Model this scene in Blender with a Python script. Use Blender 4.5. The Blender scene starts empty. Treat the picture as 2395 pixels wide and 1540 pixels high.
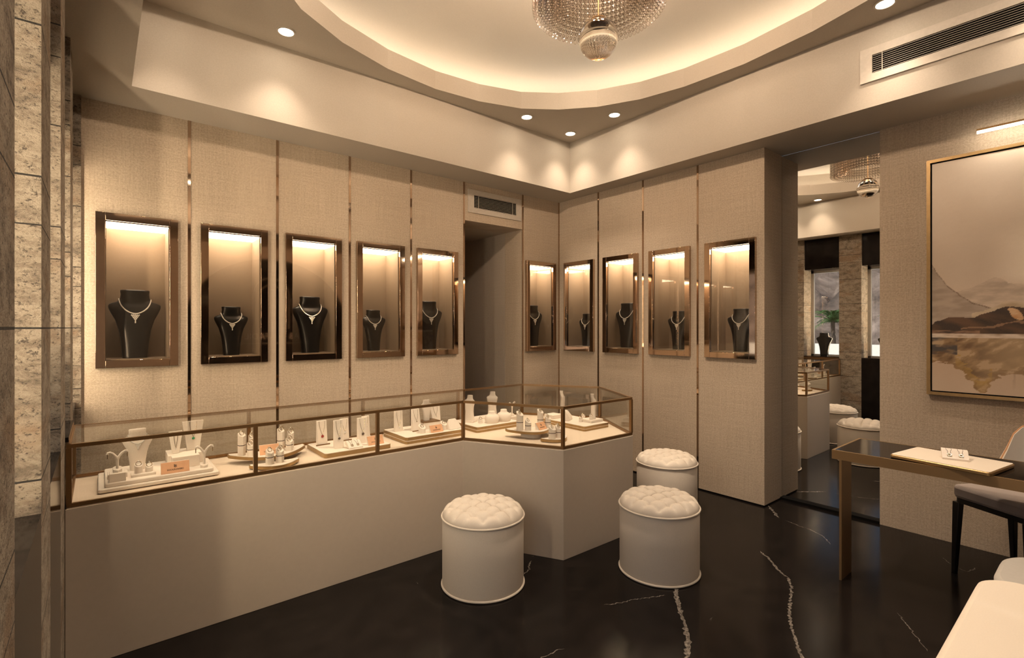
import bpy, bmesh, math, random
from mathutils import Vector, Matrix, noise
random.seed(7)
S = bpy.context.scene
COL = S.collection
R = math.radians

# ------------------------------------------------------------------ camera, world, exposure
cam_d = bpy.data.cameras.new('camera'); cam = bpy.data.objects.new('camera', cam_d); COL.objects.link(cam)
cam.location = (0, 0, 1.45); cam.rotation_euler = (R(90), 0, R(-39.48))
cam_d.sensor_fit = 'HORIZONTAL'; cam_d.sensor_width = 36; cam_d.lens = 1172 / 2395 * 36
cam_d.shift_y = -3 / 2395; cam_d.clip_start = 0.02; cam_d.clip_end = 300
S.camera = cam
W = bpy.data.worlds.new('sky'); S.world = W; W.use_nodes = True
wn = W.node_tree; wn.nodes.clear()
_sky = wn.nodes.new('ShaderNodeTexSky'); _sky.sky_type = 'NISHITA'; _sky.sun_disc = False
_sky.sun_elevation = R(38); _sky.sun_rotation = R(200); _sky.dust_density = 2.0
_bg = wn.nodes.new('ShaderNodeBackground'); _bg.inputs['Strength'].default_value = 0.13
_wo = wn.nodes.new('ShaderNodeOutputWorld')
wn.links.new(_sky.outputs[0], _bg.inputs[0]); wn.links.new(_bg.outputs[0], _wo.inputs[0])
sun_d = bpy.data.lights.new('sun', 'SUN'); sun_d.energy = 6.5; sun_d.angle = R(.6); sun_d.color = (1.0, .93, .84)
sun = bpy.data.objects.new('sun', sun_d); COL.objects.link(sun); sun.location = (30, 20, 30)
sun.rotation_euler = Vector((-.62, -.35, -.70)).to_track_quat('-Z', 'Y').to_euler()      # from behind the building onto the mountain
S.view_settings.view_transform = 'Standard'; S.view_settings.look = 'None'
S.view_settings.gamma = 1.0; S.view_settings.use_curve_mapping = False
S.view_settings.exposure = 0.17
WARM = (1.0, 0.80, 0.60)          # colour of the downlights and chandelier fill lights
SPOT_W = 42.0; COVE = 12.0; CASE = 19.0; CHAND_W = 84.0; JAMB = 115.0
try:
    S.cycles.use_denoising = True
    S.cycles.max_bounces = 10; S.cycles.diffuse_bounces = 6; S.cycles.glossy_bounces = 5
    S.cycles.transmission_bounces = 6; S.cycles.transparent_max_bounces = 26
    S.cycles.sample_clamp_indirect = 6.0
    S.cycles.caustics_reflective = False; S.cycles.caustics_refractive = False
except Exception:
    pass

# ------------------------------------------------------------------ materials
MATS = {}
class NT:
    def __init__(s, name):
        m = bpy.data.materials.new(name); m.use_nodes = True; s.m = m; s.t = m.node_tree; MATS[name] = m
        s.t.nodes.clear(); s.out = s.n('ShaderNodeOutputMaterial')
        s.b = s.n('ShaderNodeBsdfPrincipled'); s.l(s.b.outputs[0], s.out.inputs[0])
    def n(s, typ, **kw):
        x = s.t.nodes.new(typ)
        for k, v in kw.items(): setattr(x, k, v)
        return x
    def l(s, a, b): s.t.links.new(a, b)
    def set(s, **kw):
        for k, v in kw.items():
            k = k.replace('_', ' ')
            s.b.inputs[k].default_value = (*v, 1) if isinstance(v, tuple) else v
        return s
    def coord(s, scale=(1, 1, 1), rot=(0, 0, 0)):
        t = s.n('ShaderNodeTexCoord'); mp = s.n('ShaderNodeMapping')
        mp.inputs['Scale'].default_value = scale; mp.inputs['Rotation'].default_value = rot
        s.l(t.outputs['Object'], mp.inputs[0]); return mp.outputs[0]
    def noise(s, co, sc, det=4, rough=.55, dist=0.0):
        x = s.n('ShaderNodeTexNoise'); x.inputs['Scale'].default_value = sc; x.inputs['Detail'].default_value = det
        x.inputs['Roughness'].default_value = rough; x.inputs['Distortion'].default_value = dist
        s.l(co, x.inputs['Vector']); return x.outputs['Fac']
    def ramp(s, fac, stops):
        r = s.n('ShaderNodeValToRGB'); e = r.color_ramp.elements
        while len(e) < len(stops): e.new(0.5)
        for el, (p, c) in zip(e, stops):
            el.position = p; el.color = (*c, 1) if len(c) == 3 else c
        s.l(fac, r.inputs[0]); return r.outputs[0]
    def math(s, op, a, b=None):
        x = s.n('ShaderNodeMath', operation=op)
        for i, v in enumerate((a, b)):
            if v is None: continue
            if isinstance(v, (int, float)): x.inputs[i].default_value = v
            else: s.l(v, x.inputs[i])
        return x.outputs[0]
    def mix(s, fac, a, b, typ='MIX'):
        x = s.n('ShaderNodeMix', data_type='RGBA', blend_type=typ)
        for sock, v in ((x.inputs[0], fac), (x.inputs[6], a), (x.inputs[7], b)):
            if isinstance(v, (int, float)): sock.default_value = v
            elif isinstance(v, tuple): sock.default_value = (*v, 1)
            else: s.l(v, sock)
        return x.outputs[2]
    def bump(s, h, strength, dist):
        x = s.n('ShaderNodeBump'); x.inputs['Strength'].default_value = strength; x.inputs['Distance'].default_value = dist
        s.l(h, x.inputs['Height']); s.l(x.outputs[0], s.b.inputs['Normal'])
    def base(s, c): s.l(c, s.b.inputs['Base Color'])

def simple(name, col, rough=.5, metal=0.0, noise_amt=.06, nscale=40, bump=0.0, **kw):
    m = NT(name); m.set(Roughness=rough, Metallic=metal, **kw)
    f = m.noise(m.coord(), nscale, 3)
    d = tuple(max(0, c * (1 - noise_amt)) for c in col); u = tuple(min(1, c * (1 + noise_amt)) for c in col)
    m.base(m.ramp(f, [(.3, d), (.7, u)]))
    if bump: m.bump(f, bump, .002)
    return m.m
def emitter(name, col, strength):
    m = NT(name); m.set(Base_Color=col, Emission_Color=col, Emission_Strength=strength); return m.m

# woven wall covering: two thread directions plus slubs
def linen(name, a, b, pitch=.0075):
    m = NT(name); m.set(Roughness=.85)
    t = m.n('ShaderNodeTexCoord'); sp = m.n('ShaderNodeSeparateXYZ'); m.l(t.outputs['Object'], sp.inputs[0])
    u = m.math('ADD', sp.outputs[0], sp.outputs[1]); k = 2 * math.pi / pitch
    cu = m.n('ShaderNodeCombineXYZ'); m.l(u, cu.inputs[0]); m.l(sp.outputs[2], cu.inputs[1])
    wob = m.noise(cu.outputs[0], 35, 2)
    su = m.math('SINE', m.math('ADD', m.math('MULTIPLY', u, k), m.math('MULTIPLY', wob, 5)))
    sv = m.math('SINE', m.math('ADD', m.math('MULTIPLY', sp.outputs[2], k), m.math('MULTIPLY', wob, 5)))
    weave = m.math('MULTIPLY', su, sv)
    def streak(sx, sy):
        mp = m.n('ShaderNodeMapping'); mp.inputs['Scale'].default_value = (sx, sy, 1); m.l(cu.outputs[0], mp.inputs[0])
        return m.noise(mp.outputs[0], 1.0, 3, .6)
    st = m.math('ADD', streak(3, 160), streak(160, 3))
    f = m.math('ADD', m.math('MULTIPLY', weave, .16), m.math('ADD', m.math('ADD', m.math('MULTIPLY', st, .22), m.math('MULTIPLY', m.noise(cu.outputs[0], 95, 3, .7), .55)), .005))
    m.base(m.ramp(f, [(.30, a), (.5, tuple((x + y) / 2 for x, y in zip(a, b))), (.68, b)]))
    m.bump(f, .35, .003); return m.m
M_LINEN = linen('woven_linen', (.30, .232, .168), (.60, .495, .385), .009)
M_PASS = linen('passage_fabric', (.40, .34, .28), (.58, .50, .42))
M_PLASTER = simple('painted_plaster', (.43, .38, .318), .75, nscale=120, noise_amt=.04, bump=.08)
M_DOME = simple('dome_plaster', (.66, .61, .54), .8, nscale=150, noise_amt=.03)
M_LACQ = simple('ivory_lacquer', (.49, .42, .345), .40, noise_amt=.02)
M_LEATHER = simple('ivory_leather', (.58, .515, .44), .62, noise_amt=.03, nscale=160, bump=.06)
M_CREAM = simple('cream_leather', (.80, .71, .60), .55, noise_amt=.02, nscale=200, bump=.04)
M_GREYL = simple('grey_leather', (.50, .47, .43), .5, noise_amt=.02)
M_MAUVE = simple('mauve_fabric', (.40, .34, .31), .9, noise_amt=.12, nscale=400, bump=.2)
M_PIPE = simple('tan_piping', (.62, .33, .16), .6)
M_DISPLAY = simple('ivory_suede', (.80, .72, .64), .8, noise_amt=.04, nscale=300)
M_DECK = simple('beige_felt', (.74, .62, .50), .9, noise_amt=.10, nscale=500)
M_NICHE = simple('taupe_suede', (.225, .168, .118), .8, noise_amt=.10, nscale=400)
M_BLACK = simple('black_satin', (.010, .010, .010), .28, noise_amt=.1)
M_LEGBLK = simple('black_wood', (.008, .007, .007), .3)
M_BRONZE = simple('satin_bronze', (.25, .145, .065), .38, .85, noise_amt=.08, nscale=300)
M_TABLE = simple('brushed_bronze', (.30, .19, .09), .45, .6, noise_amt=.15, nscale=600)
M_GOLD = simple('gold_edge', (.42, .28, .13), .35, .7)
M_MIRB = simple('bronze_mirror', (.52, .385, .285), .045, 1.0, noise_amt=.02)
M_SIL = simple('diamond_setting', (.92, .90, .86), .18, .35)
M_RING = simple('polished_gold', (.62, .50, .34), .25, 1.0)
M_CARD = simple('copper_card', (.72, .40, .23), .6)
M_INK = simple('dark_ink', (.05, .03, .02), .6)
M_GREEN = simple('green_gem', (.05, .35, .16), .15)
M_RED = simple('red_gem', (.35, .04, .03), .15)
M_BROWN = simple('smoky_gem', (.09, .06, .045), .15)
M_ALU = simple('grey_aluminium', (.30, .28, .26), .45, .4)
M_WHITE = simple('white_grille', (.50, .445, .38), .5)
M_DARK = simple('dark_void', (.006, .0055, .005), .7, Specular_IOR_Level=.05)
M_LED = emitter('led_panel', (1.0, .80, .57), CASE)
M_COVE = emitter('cove_strip', (1.0, .85, .66), COVE)
M_DOWN = emitter('downlight_lens', (1.0, .86, .66), 30.0)
M_JAMB = emitter('jamb_strip', (1.0, .80, .55), JAMB)
M_TUBE = emitter('picture_light_tube', (1.0, .86, .68), 42.0)
M_ETCH = simple('etched_line', (.45, .38, .31), .4)

def glass(name, tint=(1, 1, 1), k=.75, base=.035):
    m = NT(name); m.t.nodes.remove(m.b)
    tr = m.n('ShaderNodeBsdfTransparent'); tr.inputs[0].default_value = (*tint, 1)
    gl = m.n('ShaderNodeBsdfGlossy'); gl.inputs['Roughness'].default_value = .0; gl.inputs[0].default_value = (1, 1, 1, 1)
    lw = m.n('ShaderNodeLayerWeight'); lw.inputs[0].default_value = .5
    f = m.math('ADD', m.math('MULTIPLY', m.math('POWER', lw.outputs['Facing'], 4.0), k), base)
    mx = m.n('ShaderNodeMixShader'); m.l(f, mx.inputs[0]); m.l(tr.outputs[0], mx.inputs[1]); m.l(gl.outputs[0], mx.inputs[2])
    m.l(mx.outputs[0], m.out.inputs[0]); return m.m
M_GLASS = glass('clear_glass', (.97, .97, .955), .5, .03)
M_WGLASS = glass('window_glass', (.93, .95, .95), .6, .05)
M_PANE = glass('showcase_glass', (.90, .88, .85), .7, .035)
def crystal(name):
    m = NT(name); m.t.nodes.remove(m.b)
    g = m.n('ShaderNodeBsdfGlass'); g.inputs['IOR'].default_value = 1.5; g.inputs['Color'].default_value = (.97, .95, .92, 1)
    m.l(g.outputs[0], m.out.inputs[0]); return m.m
M_CRYS = crystal('cut_crystal')
def beads(name):
    m = NT(name); m.t.nodes.remove(m.b); lw = m.n('ShaderNodeLayerWeight'); lw.inputs[0].default_value = .5
    tr = m.n('ShaderNodeBsdfTransparent'); m.l(m.ramp(lw.outputs['Facing'], [(.28, (.95, .94, .93)), (.54, (.78, .75, .72)), (.80, (.24, .215, .20))]), tr.inputs[0])
    gl = m.n('ShaderNodeBsdfGlossy'); gl.inputs['Roughness'].default_value = .02; gl.inputs[0].default_value = (1, .97, .93, 1)
    f = m.math('ADD', m.math('MULTIPLY', m.math('POWER', lw.outputs['Facing'], 3.0), .6), .08)
    mx = m.n('ShaderNodeMixShader'); m.l(f, mx.inputs[0]); m.l(tr.outputs[0], mx.inputs[1]); m.l(gl.outputs[0], mx.inputs[2])
    m.l(mx.outputs[0], m.out.inputs[0]); return m.m
M_BEAD = beads('crystal_beads')
M_CHROME = simple('polished_chrome', (.75, .70, .64), .04, 1.0, noise_amt=.01)
m = NT('wall_mirror'); m.set(Base_Color=(.86, .85, .83), Metallic=1.0, Roughness=.004); M_MIRROR = m.m
def marble(name, vein_w, thr, rough):
    m = NT(name); m.set(Roughness=rough, Specular_IOR_Level=.13)
    co = m.coord()
    d = m.n('ShaderNodeVectorMath', operation='ADD'); nz = m.n('ShaderNodeTexNoise'); nz.inputs['Scale'].default_value = 3.5; nz.inputs['Detail'].default_value = 6
    sc = m.n('ShaderNodeVectorMath', operation='SCALE'); sc.inputs['Scale'].default_value = .45
    m.l(co, nz.inputs['Vector']); m.l(nz.outputs['Color'], sc.inputs[0]); m.l(co, d.inputs[0]); m.l(sc.outputs[0], d.inputs[1])
    v = m.n('ShaderNodeTexVoronoi', feature='DISTANCE_TO_EDGE'); v.inputs['Scale'].default_value = 1.3; m.l(d.outputs[0], v.inputs['Vector'])
    vein = m.ramp(v.outputs['Distance'], [(0, (1, 1, 1)), (vein_w, (0, 0, 0))])
    mask = m.ramp(m.noise(co, 5.0, 5, .7), [(thr, (0, 0, 0)), (thr + .10, (1, 1, 1))])
    fac = m.math('MULTIPLY', vein, mask)
    m.base(m.mix(fac, m.ramp(m.noise(co, 9, 5), [(.3, (.0055, .0045, .0042)), (.8, (.014, .011, .010))]), (.16, .14, .12)))
    return m.m
M_FLOOR = marble('black_marble_floor', .005, .63, .16)
M_MARB = marble('black_marble', .012, .60, .10)
M_VEIN = None
m = NT('white_vein'); m.set(Roughness=.18)
_f = m.noise(m.coord((1, 1, 1)), 60, 6, .75)
m.base(m.ramp(_f, [(.36, (.02, .017, .015)), (.50, (.13, .112, .097)), (.72, (.36, .32, .28))])); M_VEIN = m.m
def travertine(name):
    m = NT(name); m.set(Roughness=.8)
    t = m.n('ShaderNodeTexCoord'); sp = m.n('ShaderNodeSeparateXYZ'); m.l(t.outputs['Object'], sp.inputs[0])
    co = m.coord((9, 9, 18)); big = m.noise(co, 1.0, 10, .76, .4)
    patch = m.noise(m.coord((2.2, 2.2, 5)), 1.3, 4, .6)
    pits = m.noise(m.coord((80, 80, 105)), 1.0, 5, .75, .3)
    c1 = m.ramp(big, [(.32, (.10, .078, .058)), (.43, (.25, .20, .15)), (.52, (.38, .315, .24)), (.70, (.50, .425, .34))])
    c2 = m.mix(m.ramp(patch, [(.54, (0, 0, 0)), (.66, (.6, .6, .6))]), c1, (.30, .19, .11))
    c3 = m.mix(m.ramp(pits, [(.37, (.9, .9, .9)), (.46, (0, 0, 0))]), c2, (.06, .046, .036))
    # course joints: every 0.38 m, with a half-height course in places
    z = m.math('SUBTRACT', sp.outputs[2], 1.449 - .38 * 8)
    fr = m.math('ABSOLUTE', m.math('SUBTRACT', m.math('FRACT', m.math('ADD', m.math('DIVIDE', z, .38), .5)), .5))
    j = m.math('LESS_THAN', fr, .0065)
    fr2 = m.math('ABSOLUTE', m.math('SUBTRACT', m.math('FRACT', m.math('ADD', m.math('DIVIDE', z, .76), .16)), .5))
    j2 = m.math('LESS_THAN', fr2, .0025)
    jj = m.math('MAXIMUM', j, j2)
    m.base(m.mix(jj, c3, (.03, .025, .02)))
    h = m.math('ADD', m.math('MULTIPLY', pits, .8), m.math('MULTIPLY', big, .7))
    h = m.math('SUBTRACT', h, m.math('MULTIPLY', jj, .6))
    m.bump(h, 1.0, .02); return m.m
M_STONE = travertine('travertine')
def rock(name):
    m = NT(name); m.set(Roughness=.95); co = m.coord()
    f = m.noise(co, .6, 9, .7, .6)
    m.base(m.ramp(f, [(.34, (.035, .026, .022)), (.5, (.13, .097, .082)), (.66, (.27, .21, .18))])); return m.m
M_ROCK = rock('mountain_rock')
M_PAVE = simple('pale_paving', (.62, .60, .56), .9)
M_LEAF = simple('palm_leaf', (.05, .12, .025), .6)
M_TRUNK = simple('palm_trunk', (.10, .07, .05), .9)
M_PWHITE = simple('white_render', (.72, .70, .66), .7)

# ------------------------------------------------------------------ mesh helpers
class MB:
    def __init__(s): s.v = []; s.f = []; s.mi = []
    def add(s, vs, fs, m=0):
        o = len(s.v); s.v += [tuple(v) for v in vs]
        for f in fs: s.f.append(tuple(i + o for i in f)); s.mi.append(m)
        return s
    def box(s, x0, y0, z0, x1, y1, z1, m=0):
        return s.add([(x, y, z) for z in (z0, z1) for y in (y0, y1) for x in (x0, x1)],
                     [(0, 2, 3, 1), (4, 5, 7, 6), (0, 1, 5, 4), (2, 6, 7, 3), (0, 4, 6, 2), (1, 3, 7, 5)], m)
    def prism(s, poly, z0, z1, m=0, slope=None):
        n = len(poly); top = [(x, y, z1 + (slope(x, y) if slope else 0)) for x, y in poly]
        return s.add([(x, y, z0) for x, y in poly] + top,
                     [tuple(range(n))[::-1], tuple(range(n, 2 * n))] + [(i, (i + 1) % n, n + (i + 1) % n, n + i) for i in range(n)], m)
    def xprism(s, prof, x0, x1, m=0):          # profile in (y, z) run along x
        n = len(prof)
        return s.add([(x0, y, z) for y, z in prof] + [(x1, y, z) for y, z in prof],
                     [tuple(range(n)), tuple(range(n, 2 * n))[::-1]] + [(i, n + i, n + (i + 1) % n, (i + 1) % n) for i in range(n)], m)
    def loft(s, rings, cap=True, m=0, closed=True):
        n = len(rings[0]); vs = [p for r in rings for p in r]; fs = []
        for k in range(len(rings) - 1):
            for i in range(n if closed else n - 1):
                j = (i + 1) % n; fs.append((k * n + i, k * n + j, (k + 1) * n + j, (k + 1) * n + i))
        if cap: fs += [tuple(range(n))[::-1], tuple(range((len(rings) - 1) * n, len(rings) * n))]
        return s.add(vs, fs, m)
    def lathe(s, prof, n=48, c=(0, 0), m=0, cap=True):
        return s.loft([[(c[0] + r * math.cos(2 * math.pi * i / n), c[1] + r * math.sin(2 * math.pi * i / n), z) for i in range(n)] for r, z in prof], cap, m)
    def tube(s, pts, r, n=8, closed=False, m=0):
        P = [Vector(p) for p in pts]; rings = []; N = len(P); up = None
        for i, p in enumerate(P):
            t = (P[(i + 1) % N] - P[i - 1]) if closed else (P[min(i + 1, N - 1)] - P[max(i - 1, 0)])
            if t.length < 1e-9: t = Vector((0, 0, 1))
            t.normalize()
            if up is None: up = Vector((0, 0, 1)) if abs(t.z) < .9 else Vector((1, 0, 0))
            a = t.cross(up)
            if a.length < 1e-6: a = t.orthogonal()
            a.normalize(); b = a.cross(t); up = b
            rr = r(i / (N - 1)) if callable(r) else r
            rings.append([p + (a * math.cos(2 * math.pi * k / n) + b * math.sin(2 * math.pi * k / n)) * rr for k in range(n)])
        if closed: rings.append(rings[0])
        return s.loft(rings, not closed, m)
    def sphere(s, c, r, seg=8, rg=5, m=0, sq=(1, 1, 1)):
        rings = []
        for k in range(1, rg):
            th = math.pi * k / rg
            rings.append([(c[0] + sq[0] * r * math.sin(th) * math.cos(2 * math.pi * i / seg), c[1] + sq[1] * r * math.sin(th) * math.sin(2 * math.pi * i / seg), c[2] - sq[2] * r * math.cos(th)) for i in range(seg)])
        o = len(rings) * seg; vs = [p for q in rings for p in q] + [(c[0], c[1], c[2] - sq[2] * r), (c[0], c[1], c[2] + sq[2] * r)]
        fs = []
        for k in range(len(rings) - 1):
            for i in range(seg):
                j = (i + 1) % seg; fs.append((k * seg + i, k * seg + j, (k + 1) * seg + j, (k + 1) * seg + i))
        for i in range(seg):
            j = (i + 1) % seg; fs.append((o, j, i)); fs.append((o + 1, o - seg + i, o - seg + j))
        return s.add(vs, fs, m)
    def octa(s, c, r, m=0):
        x, y, z = c
        return s.add([(x + r, y, z), (x - r, y, z), (x, y + r, z), (x, y - r, z), (x, y, z + r * 1.15), (x, y, z - r * 1.15)],
                     [(0, 2, 4), (2, 1, 4), (1, 3, 4), (3, 0, 4), (2, 0, 5), (1, 2, 5), (3, 1, 5), (0, 3, 5)], m)
    def xf(s, mat, start=0):
        for i in range(start, len(s.v)): s.v[i] = tuple(mat @ Vector(s.v[i]))
        return s
    def mesh(s, name, mats, angle=35, flat=False, weld=0):
        me = bpy.data.meshes.new(name); me.from_pydata(s.v, [], s.f)
        for mt in (mats if isinstance(mats, (list, tuple)) else [mats]): me.materials.append(mt)
        me.polygons.foreach_set('material_index', s.mi)
        bm = bmesh.new(); bm.from_mesh(me)
        if weld: bmesh.ops.remove_doubles(bm, verts=bm.verts, dist=weld)
        bmesh.ops.recalc_face_normals(bm, faces=bm.faces); bm.to_mesh(me); bm.free()
        if not flat:
            me.shade_smooth(); me.set_sharp_from_angle(angle=R(angle))
        return me
    def build(s, name, mats, parent=None, bevel=0, angle=35, flat=False, label=None, weld=0):
        o = bpy.data.objects.new(name, s.mesh(name, mats, angle, flat, weld)); COL.objects.link(o)
        if parent is not None: o.parent = parent
        if bevel:
            b = o.modifiers.new('bevel', 'BEVEL'); b.width = bevel; b.segments = 2; b.limit_method = 'ANGLE'; b.angle_limit = R(40)
        if label: o['label'] = label
        return o
def obj(name, me, parent=None, label=None):
    o = bpy.data.objects.new(name, me); COL.objects.link(o); o.parent = parent
    if label: o['label'] = label
    return o
def tag(o, label, cat, group=None):
    o['label'] = label; o['category'] = cat
    if group: o['group'] = group
    return o
def thing(name, label, cat, loc=(0, 0, 0), rz=0.0, group=None):
    o = bpy.data.objects.new(name, None); COL.objects.link(o); o.empty_display_size = .05
    o.location = loc; o.rotation_euler = (0, 0, rz); return tag(o, label, cat, group)
def struct(o): o['kind'] = 'structure'; return o
def rrect(x0, y0, x1, y1, r, n=5):
    p = []
    for cx, cy, a in ((x1 - r, y1 - r, 0), (x0 + r, y1 - r, 90), (x0 + r, y0 + r, 180), (x1 - r, y0 + r, 270)):
        for k in range(n + 1):
            t = R(a + 90 * k / n); p.append((cx + r * math.cos(t), cy + r * math.sin(t)))
    return p
def text_mesh(s, size, extrude=.0004):
    cu = bpy.data.curves.new('letters', 'FONT'); cu.body = s; cu.size = size; cu.extrude = extrude
    cu.align_x = 'CENTER'; cu.align_y = 'CENTER'; cu.resolution_u = 3
    o = bpy.data.objects.new('letters', cu); COL.objects.link(o)
    bpy.context.view_layer.update()
    me = bpy.data.meshes.new_from_object(o.evaluated_get(bpy.context.evaluated_depsgraph_get()))
    bpy.data.objects.remove(o); bpy.data.curves.remove(cu); return me

# ------------------------------------------------------------------ room shell
YA, XB, XM, XR, XL, YF = 4.165, 4.145, 4.475, 4.44, -.112, -.42   # back wall, right wall, mirror, far-right wall, pier faces, front wall
ZS, ZR, ZD = 2.907, 3.448, 3.95                                    # soffit, recess ceiling, dome
CZ0, CZ1 = 1.19, 2.192                                             # wall showcases
A_CASES = [(-.019, .421), (.555, .995), (1.124, 1.566), (1.699, 2.145), (2.277, 2.723), (3.616, 4.067)]
B_CASES = [(4.065, 3.62), (3.489, 3.046), (2.915, 2.477), (2.332, 1.888)]
FR, ND = .049, .25                                                 # frame face width, niche depth

def wall_tiles(axis, u0, u1, holes, d0, d1, z0, z1):
    """boxes of wall around rectangular holes (a,b,zlo,zhi) sorted along u"""
    mb = MB()
    def bx(a, b, za, zb):
        if b - a < 1e-4 or zb - za < 1e-4: return
        if axis == 'x': mb.box(a, d0, za, b, d1, zb)
        else: mb.box(d0, a, za, d1, b, zb)
    u = u0
    for a, b, zl, zh in sorted(holes):
        bx(u, a, z0, z1); bx(a, b, z0, zl); bx(a, b, zh, z1); u = b
    bx(u, u1, z0, z1); return mb
e = .001
hA = [(a + FR - e, b - FR + e, CZ0 + FR - e, CZ1 - FR + e) for a, b in A_CASES] + [(2.819, 3.577, 0, 2.527)]
struct(wall_tiles('x', -.088, XB + .33, hA, YA, YA + .30, 0, ZS).build('wall_back', M_LINEN, flat=True))
hB = [(b + FR - e, a - FR + e, CZ0 + FR - e, CZ1 - FR + e) for a, b in B_CASES]
struct(wall_tiles('y', 1.827, YA, hB, XB, XM - .002, 0.012, ZS).build('wall_right', M_LINEN, flat=True))
struct(MB().box(XR, YF - .1, 0, XR + .2, 1.127, ZS).build('wall_end', M_LINEN, flat=True))
struct(MB().box(-.6, YF - .2, 0, XR + .2, YF, ZS + 1).build('wall_front', M_LINEN, flat=True))
# passage behind the back wall
p = MB(); p.box(3.577, YA + .302, 0, 3.60, 7.2, 2.527); p.box(2.60, YA + .302, 0, 2.62, 7.2, 2.527); p.box(2.60, 7.2, 0, 3.60, 7.22, 2.55)
p.box(2.60, YA + .302, 2.527, 3.60, 7.22, 2.55)
struct(p.build('wall_passage', M_PASS, flat=True))
struct(MB().box(3.5775, YA + .001, 0, 3.5785, YA + .30, 2.527).build('trim_17', M_PASS, flat=True))
# black base under the right wall and in front of the mirror
struct(MB().box(XB + .006, 1.833, 0, XM - .004, YA, .012).build('baseboard_right', M_DARK))
struct(MB().box(XR - .004, 1.128, 0, XM - .001, 1.826, .020).build('trim_18', M_DARK))
# bronze strips between the wall panels
n = 1
for x in (.4885, 1.068, 1.643, 2.222, 2.809, 3.583):
    struct(MB().box(x - .009, YA - .004, 0, x + .009, YA + .001, ZS).build('trim_%d' % n, M_MIRB)); n += 1
struct(MB().box(XB - .016, YA - .006, 0, XB, YA, ZS).build('trim_%d' % n, M_MIRB)); n += 1
for y in (3.570, 2.9965, 2.4105):
    struct(MB().box(XB - .004, y - .009, 0.012, XB + .001, y + .009, ZS).build('trim_%d' % n, M_MIRB)); n += 1

# floor: one slab with its white veins let into it
fl = MB(); fl.box(-.6, YF - .2, -.1, 4.7, 7.3, 0)
def vein(pts, w, seed):
    rnd = random.Random(seed); P = []
    for a, b in zip(pts[:-1], pts[1:]):
        for k in range(10):
            t = k / 10; P.append((a[0] + (b[0] - a[0]) * t, a[1] + (b[1] - a[1]) * t))
    P.append(pts[-1]); L = []; Rr = []
    for i, (x, y) in enumerate(P):
        q = P[min(i + 1, len(P) - 1)]; o = P[max(i - 1, 0)]; dx, dy = q[0] - o[0], q[1] - o[1]; l = math.hypot(dx, dy) or 1
        nx, ny = -dy / l, dx / l; x += nx * rnd.uniform(-.006, .006); y += ny * rnd.uniform(-.006, .006)
        ww = w * rnd.uniform(.35, 1.1) * (.25 + .75 * min(1, i / 4, (len(P) - 1 - i) / 4))
        L.append((x + nx * ww, y + ny * ww, .0003)); Rr.append((x - nx * ww * rnd.uniform(.4, 1.2), y - ny * ww, .0003))
    fl.add(L + Rr, [(i, i + 1, len(L) + i + 1, len(L) + i) for i in range(len(L) - 1)], 1)
VEINS = [
    ([(2.60, 1.63), (2.477, 1.575), (2.377, 1.504), (2.29, 1.429), (2.198, 1.344), (2.104, 1.271), (1.976, 1.202), (1.8, 1.10)], .014, 1),
    ([(3.304, 1.488), (3.253, 1.412), (3.131, 1.297), (3.082, 1.225), (2.985, 1.168), (2.893, 1.134), (2.794, 1.102), (2.708, 1.07), (2.617, 1.03), (2.547, 0.989), (2.468, 0.942), (2.366, 0.881), (2.2, .80)], .0085, 2),
    ([(4.21, 1.824), (4.102, 1.741), (3.996, 1.656)], .012, 3), ([(3.985, 1.599), (3.95, 1.502), (3.939, 1.41), (3.883, 1.313), (3.769, 1.229)], .004, 4),
    ([(2.038, 1.714), (2.117, 1.675), (2.207, 1.644), (2.293, 1.6), (2.369, 1.566)], .004, 5), ([(2.074, 2.331), (2.014, 2.287), (1.993, 2.255), (1.921, 2.227)], .005, 6),
    ([(3.13, 0.718), (3.049, 0.666), (2.987, 0.627), (2.861, 0.548)], .003, 7), ([(4.104, 0.712), (4.007, 0.645), (3.979, 0.578), (4.088, 0.55)], .004, 8),
    ([(1.35, 1.55), (1.5, 1.62), (1.62, 1.6)], .003, 9),
]
for a in VEINS: vein(*a)
struct(fl.build('floor', [M_FLOOR, M_VEIN], flat=True))

# ceiling: soffit ring, square recess, faceted circular cove and dome
RX0, RX1, RY0, RY1 = .151, 3.93, .03, 3.785
ce = MB()
for a in ((-.7, YF - .1, RX0, YA + .32), (RX1, YF - .1, XM - .001, YA + .32), (RX0, RY1, RX1, YA + .32), (RX0, YF - .1, RX1, RY0)):
    ce.box(a[0], a[1], ZS, a[2], a[3], ZR)
DC = (2.094, 1.924)
ring = [(.976, 3.263), (1.313, 3.46), (1.718, 3.591), (2.168, 3.641), (2.587, 3.594), (2.967, 3.47), (3.247, 3.268), (3.475, 3.006), (3.649, 2.665), (3.74, 2.298), (3.769, 1.812), (3.71, 1.32), (3.617, .976)]
a0, a1 = math.atan2(.976 - DC[1], 3.617 - DC[0]), math.atan2(3.263 - DC[1], .976 - DC[0]) - 2 * math.pi
for k in range(1, 15):
    t = a0 + (a1 - a0) * k / 15; ring.append((DC[0] + 1.74 * math.cos(t), DC[1] + 1.74 * math.sin(t)))
N = len(ring)
def scl(k): return [(DC[0] + (x - DC[0]) * k, DC[1] + (y - DC[1]) * k) for x, y in ring]
def onsq(x, y):
    dx, dy = x - DC[0], y - DC[1]
    k = min(((RX1 - DC[0]) if dx > 0 else (RX0 - DC[0])) / dx if abs(dx) > 1e-6 else 9e9, ((RY1 - DC[1]) if dy > 0 else (RY0 - DC[1])) / dy if abs(dy) > 1e-6 else 9e9)
    return DC[0] + dx * k, DC[1] + dy * k
sq = [onsq(*q) for q in ring]
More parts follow.
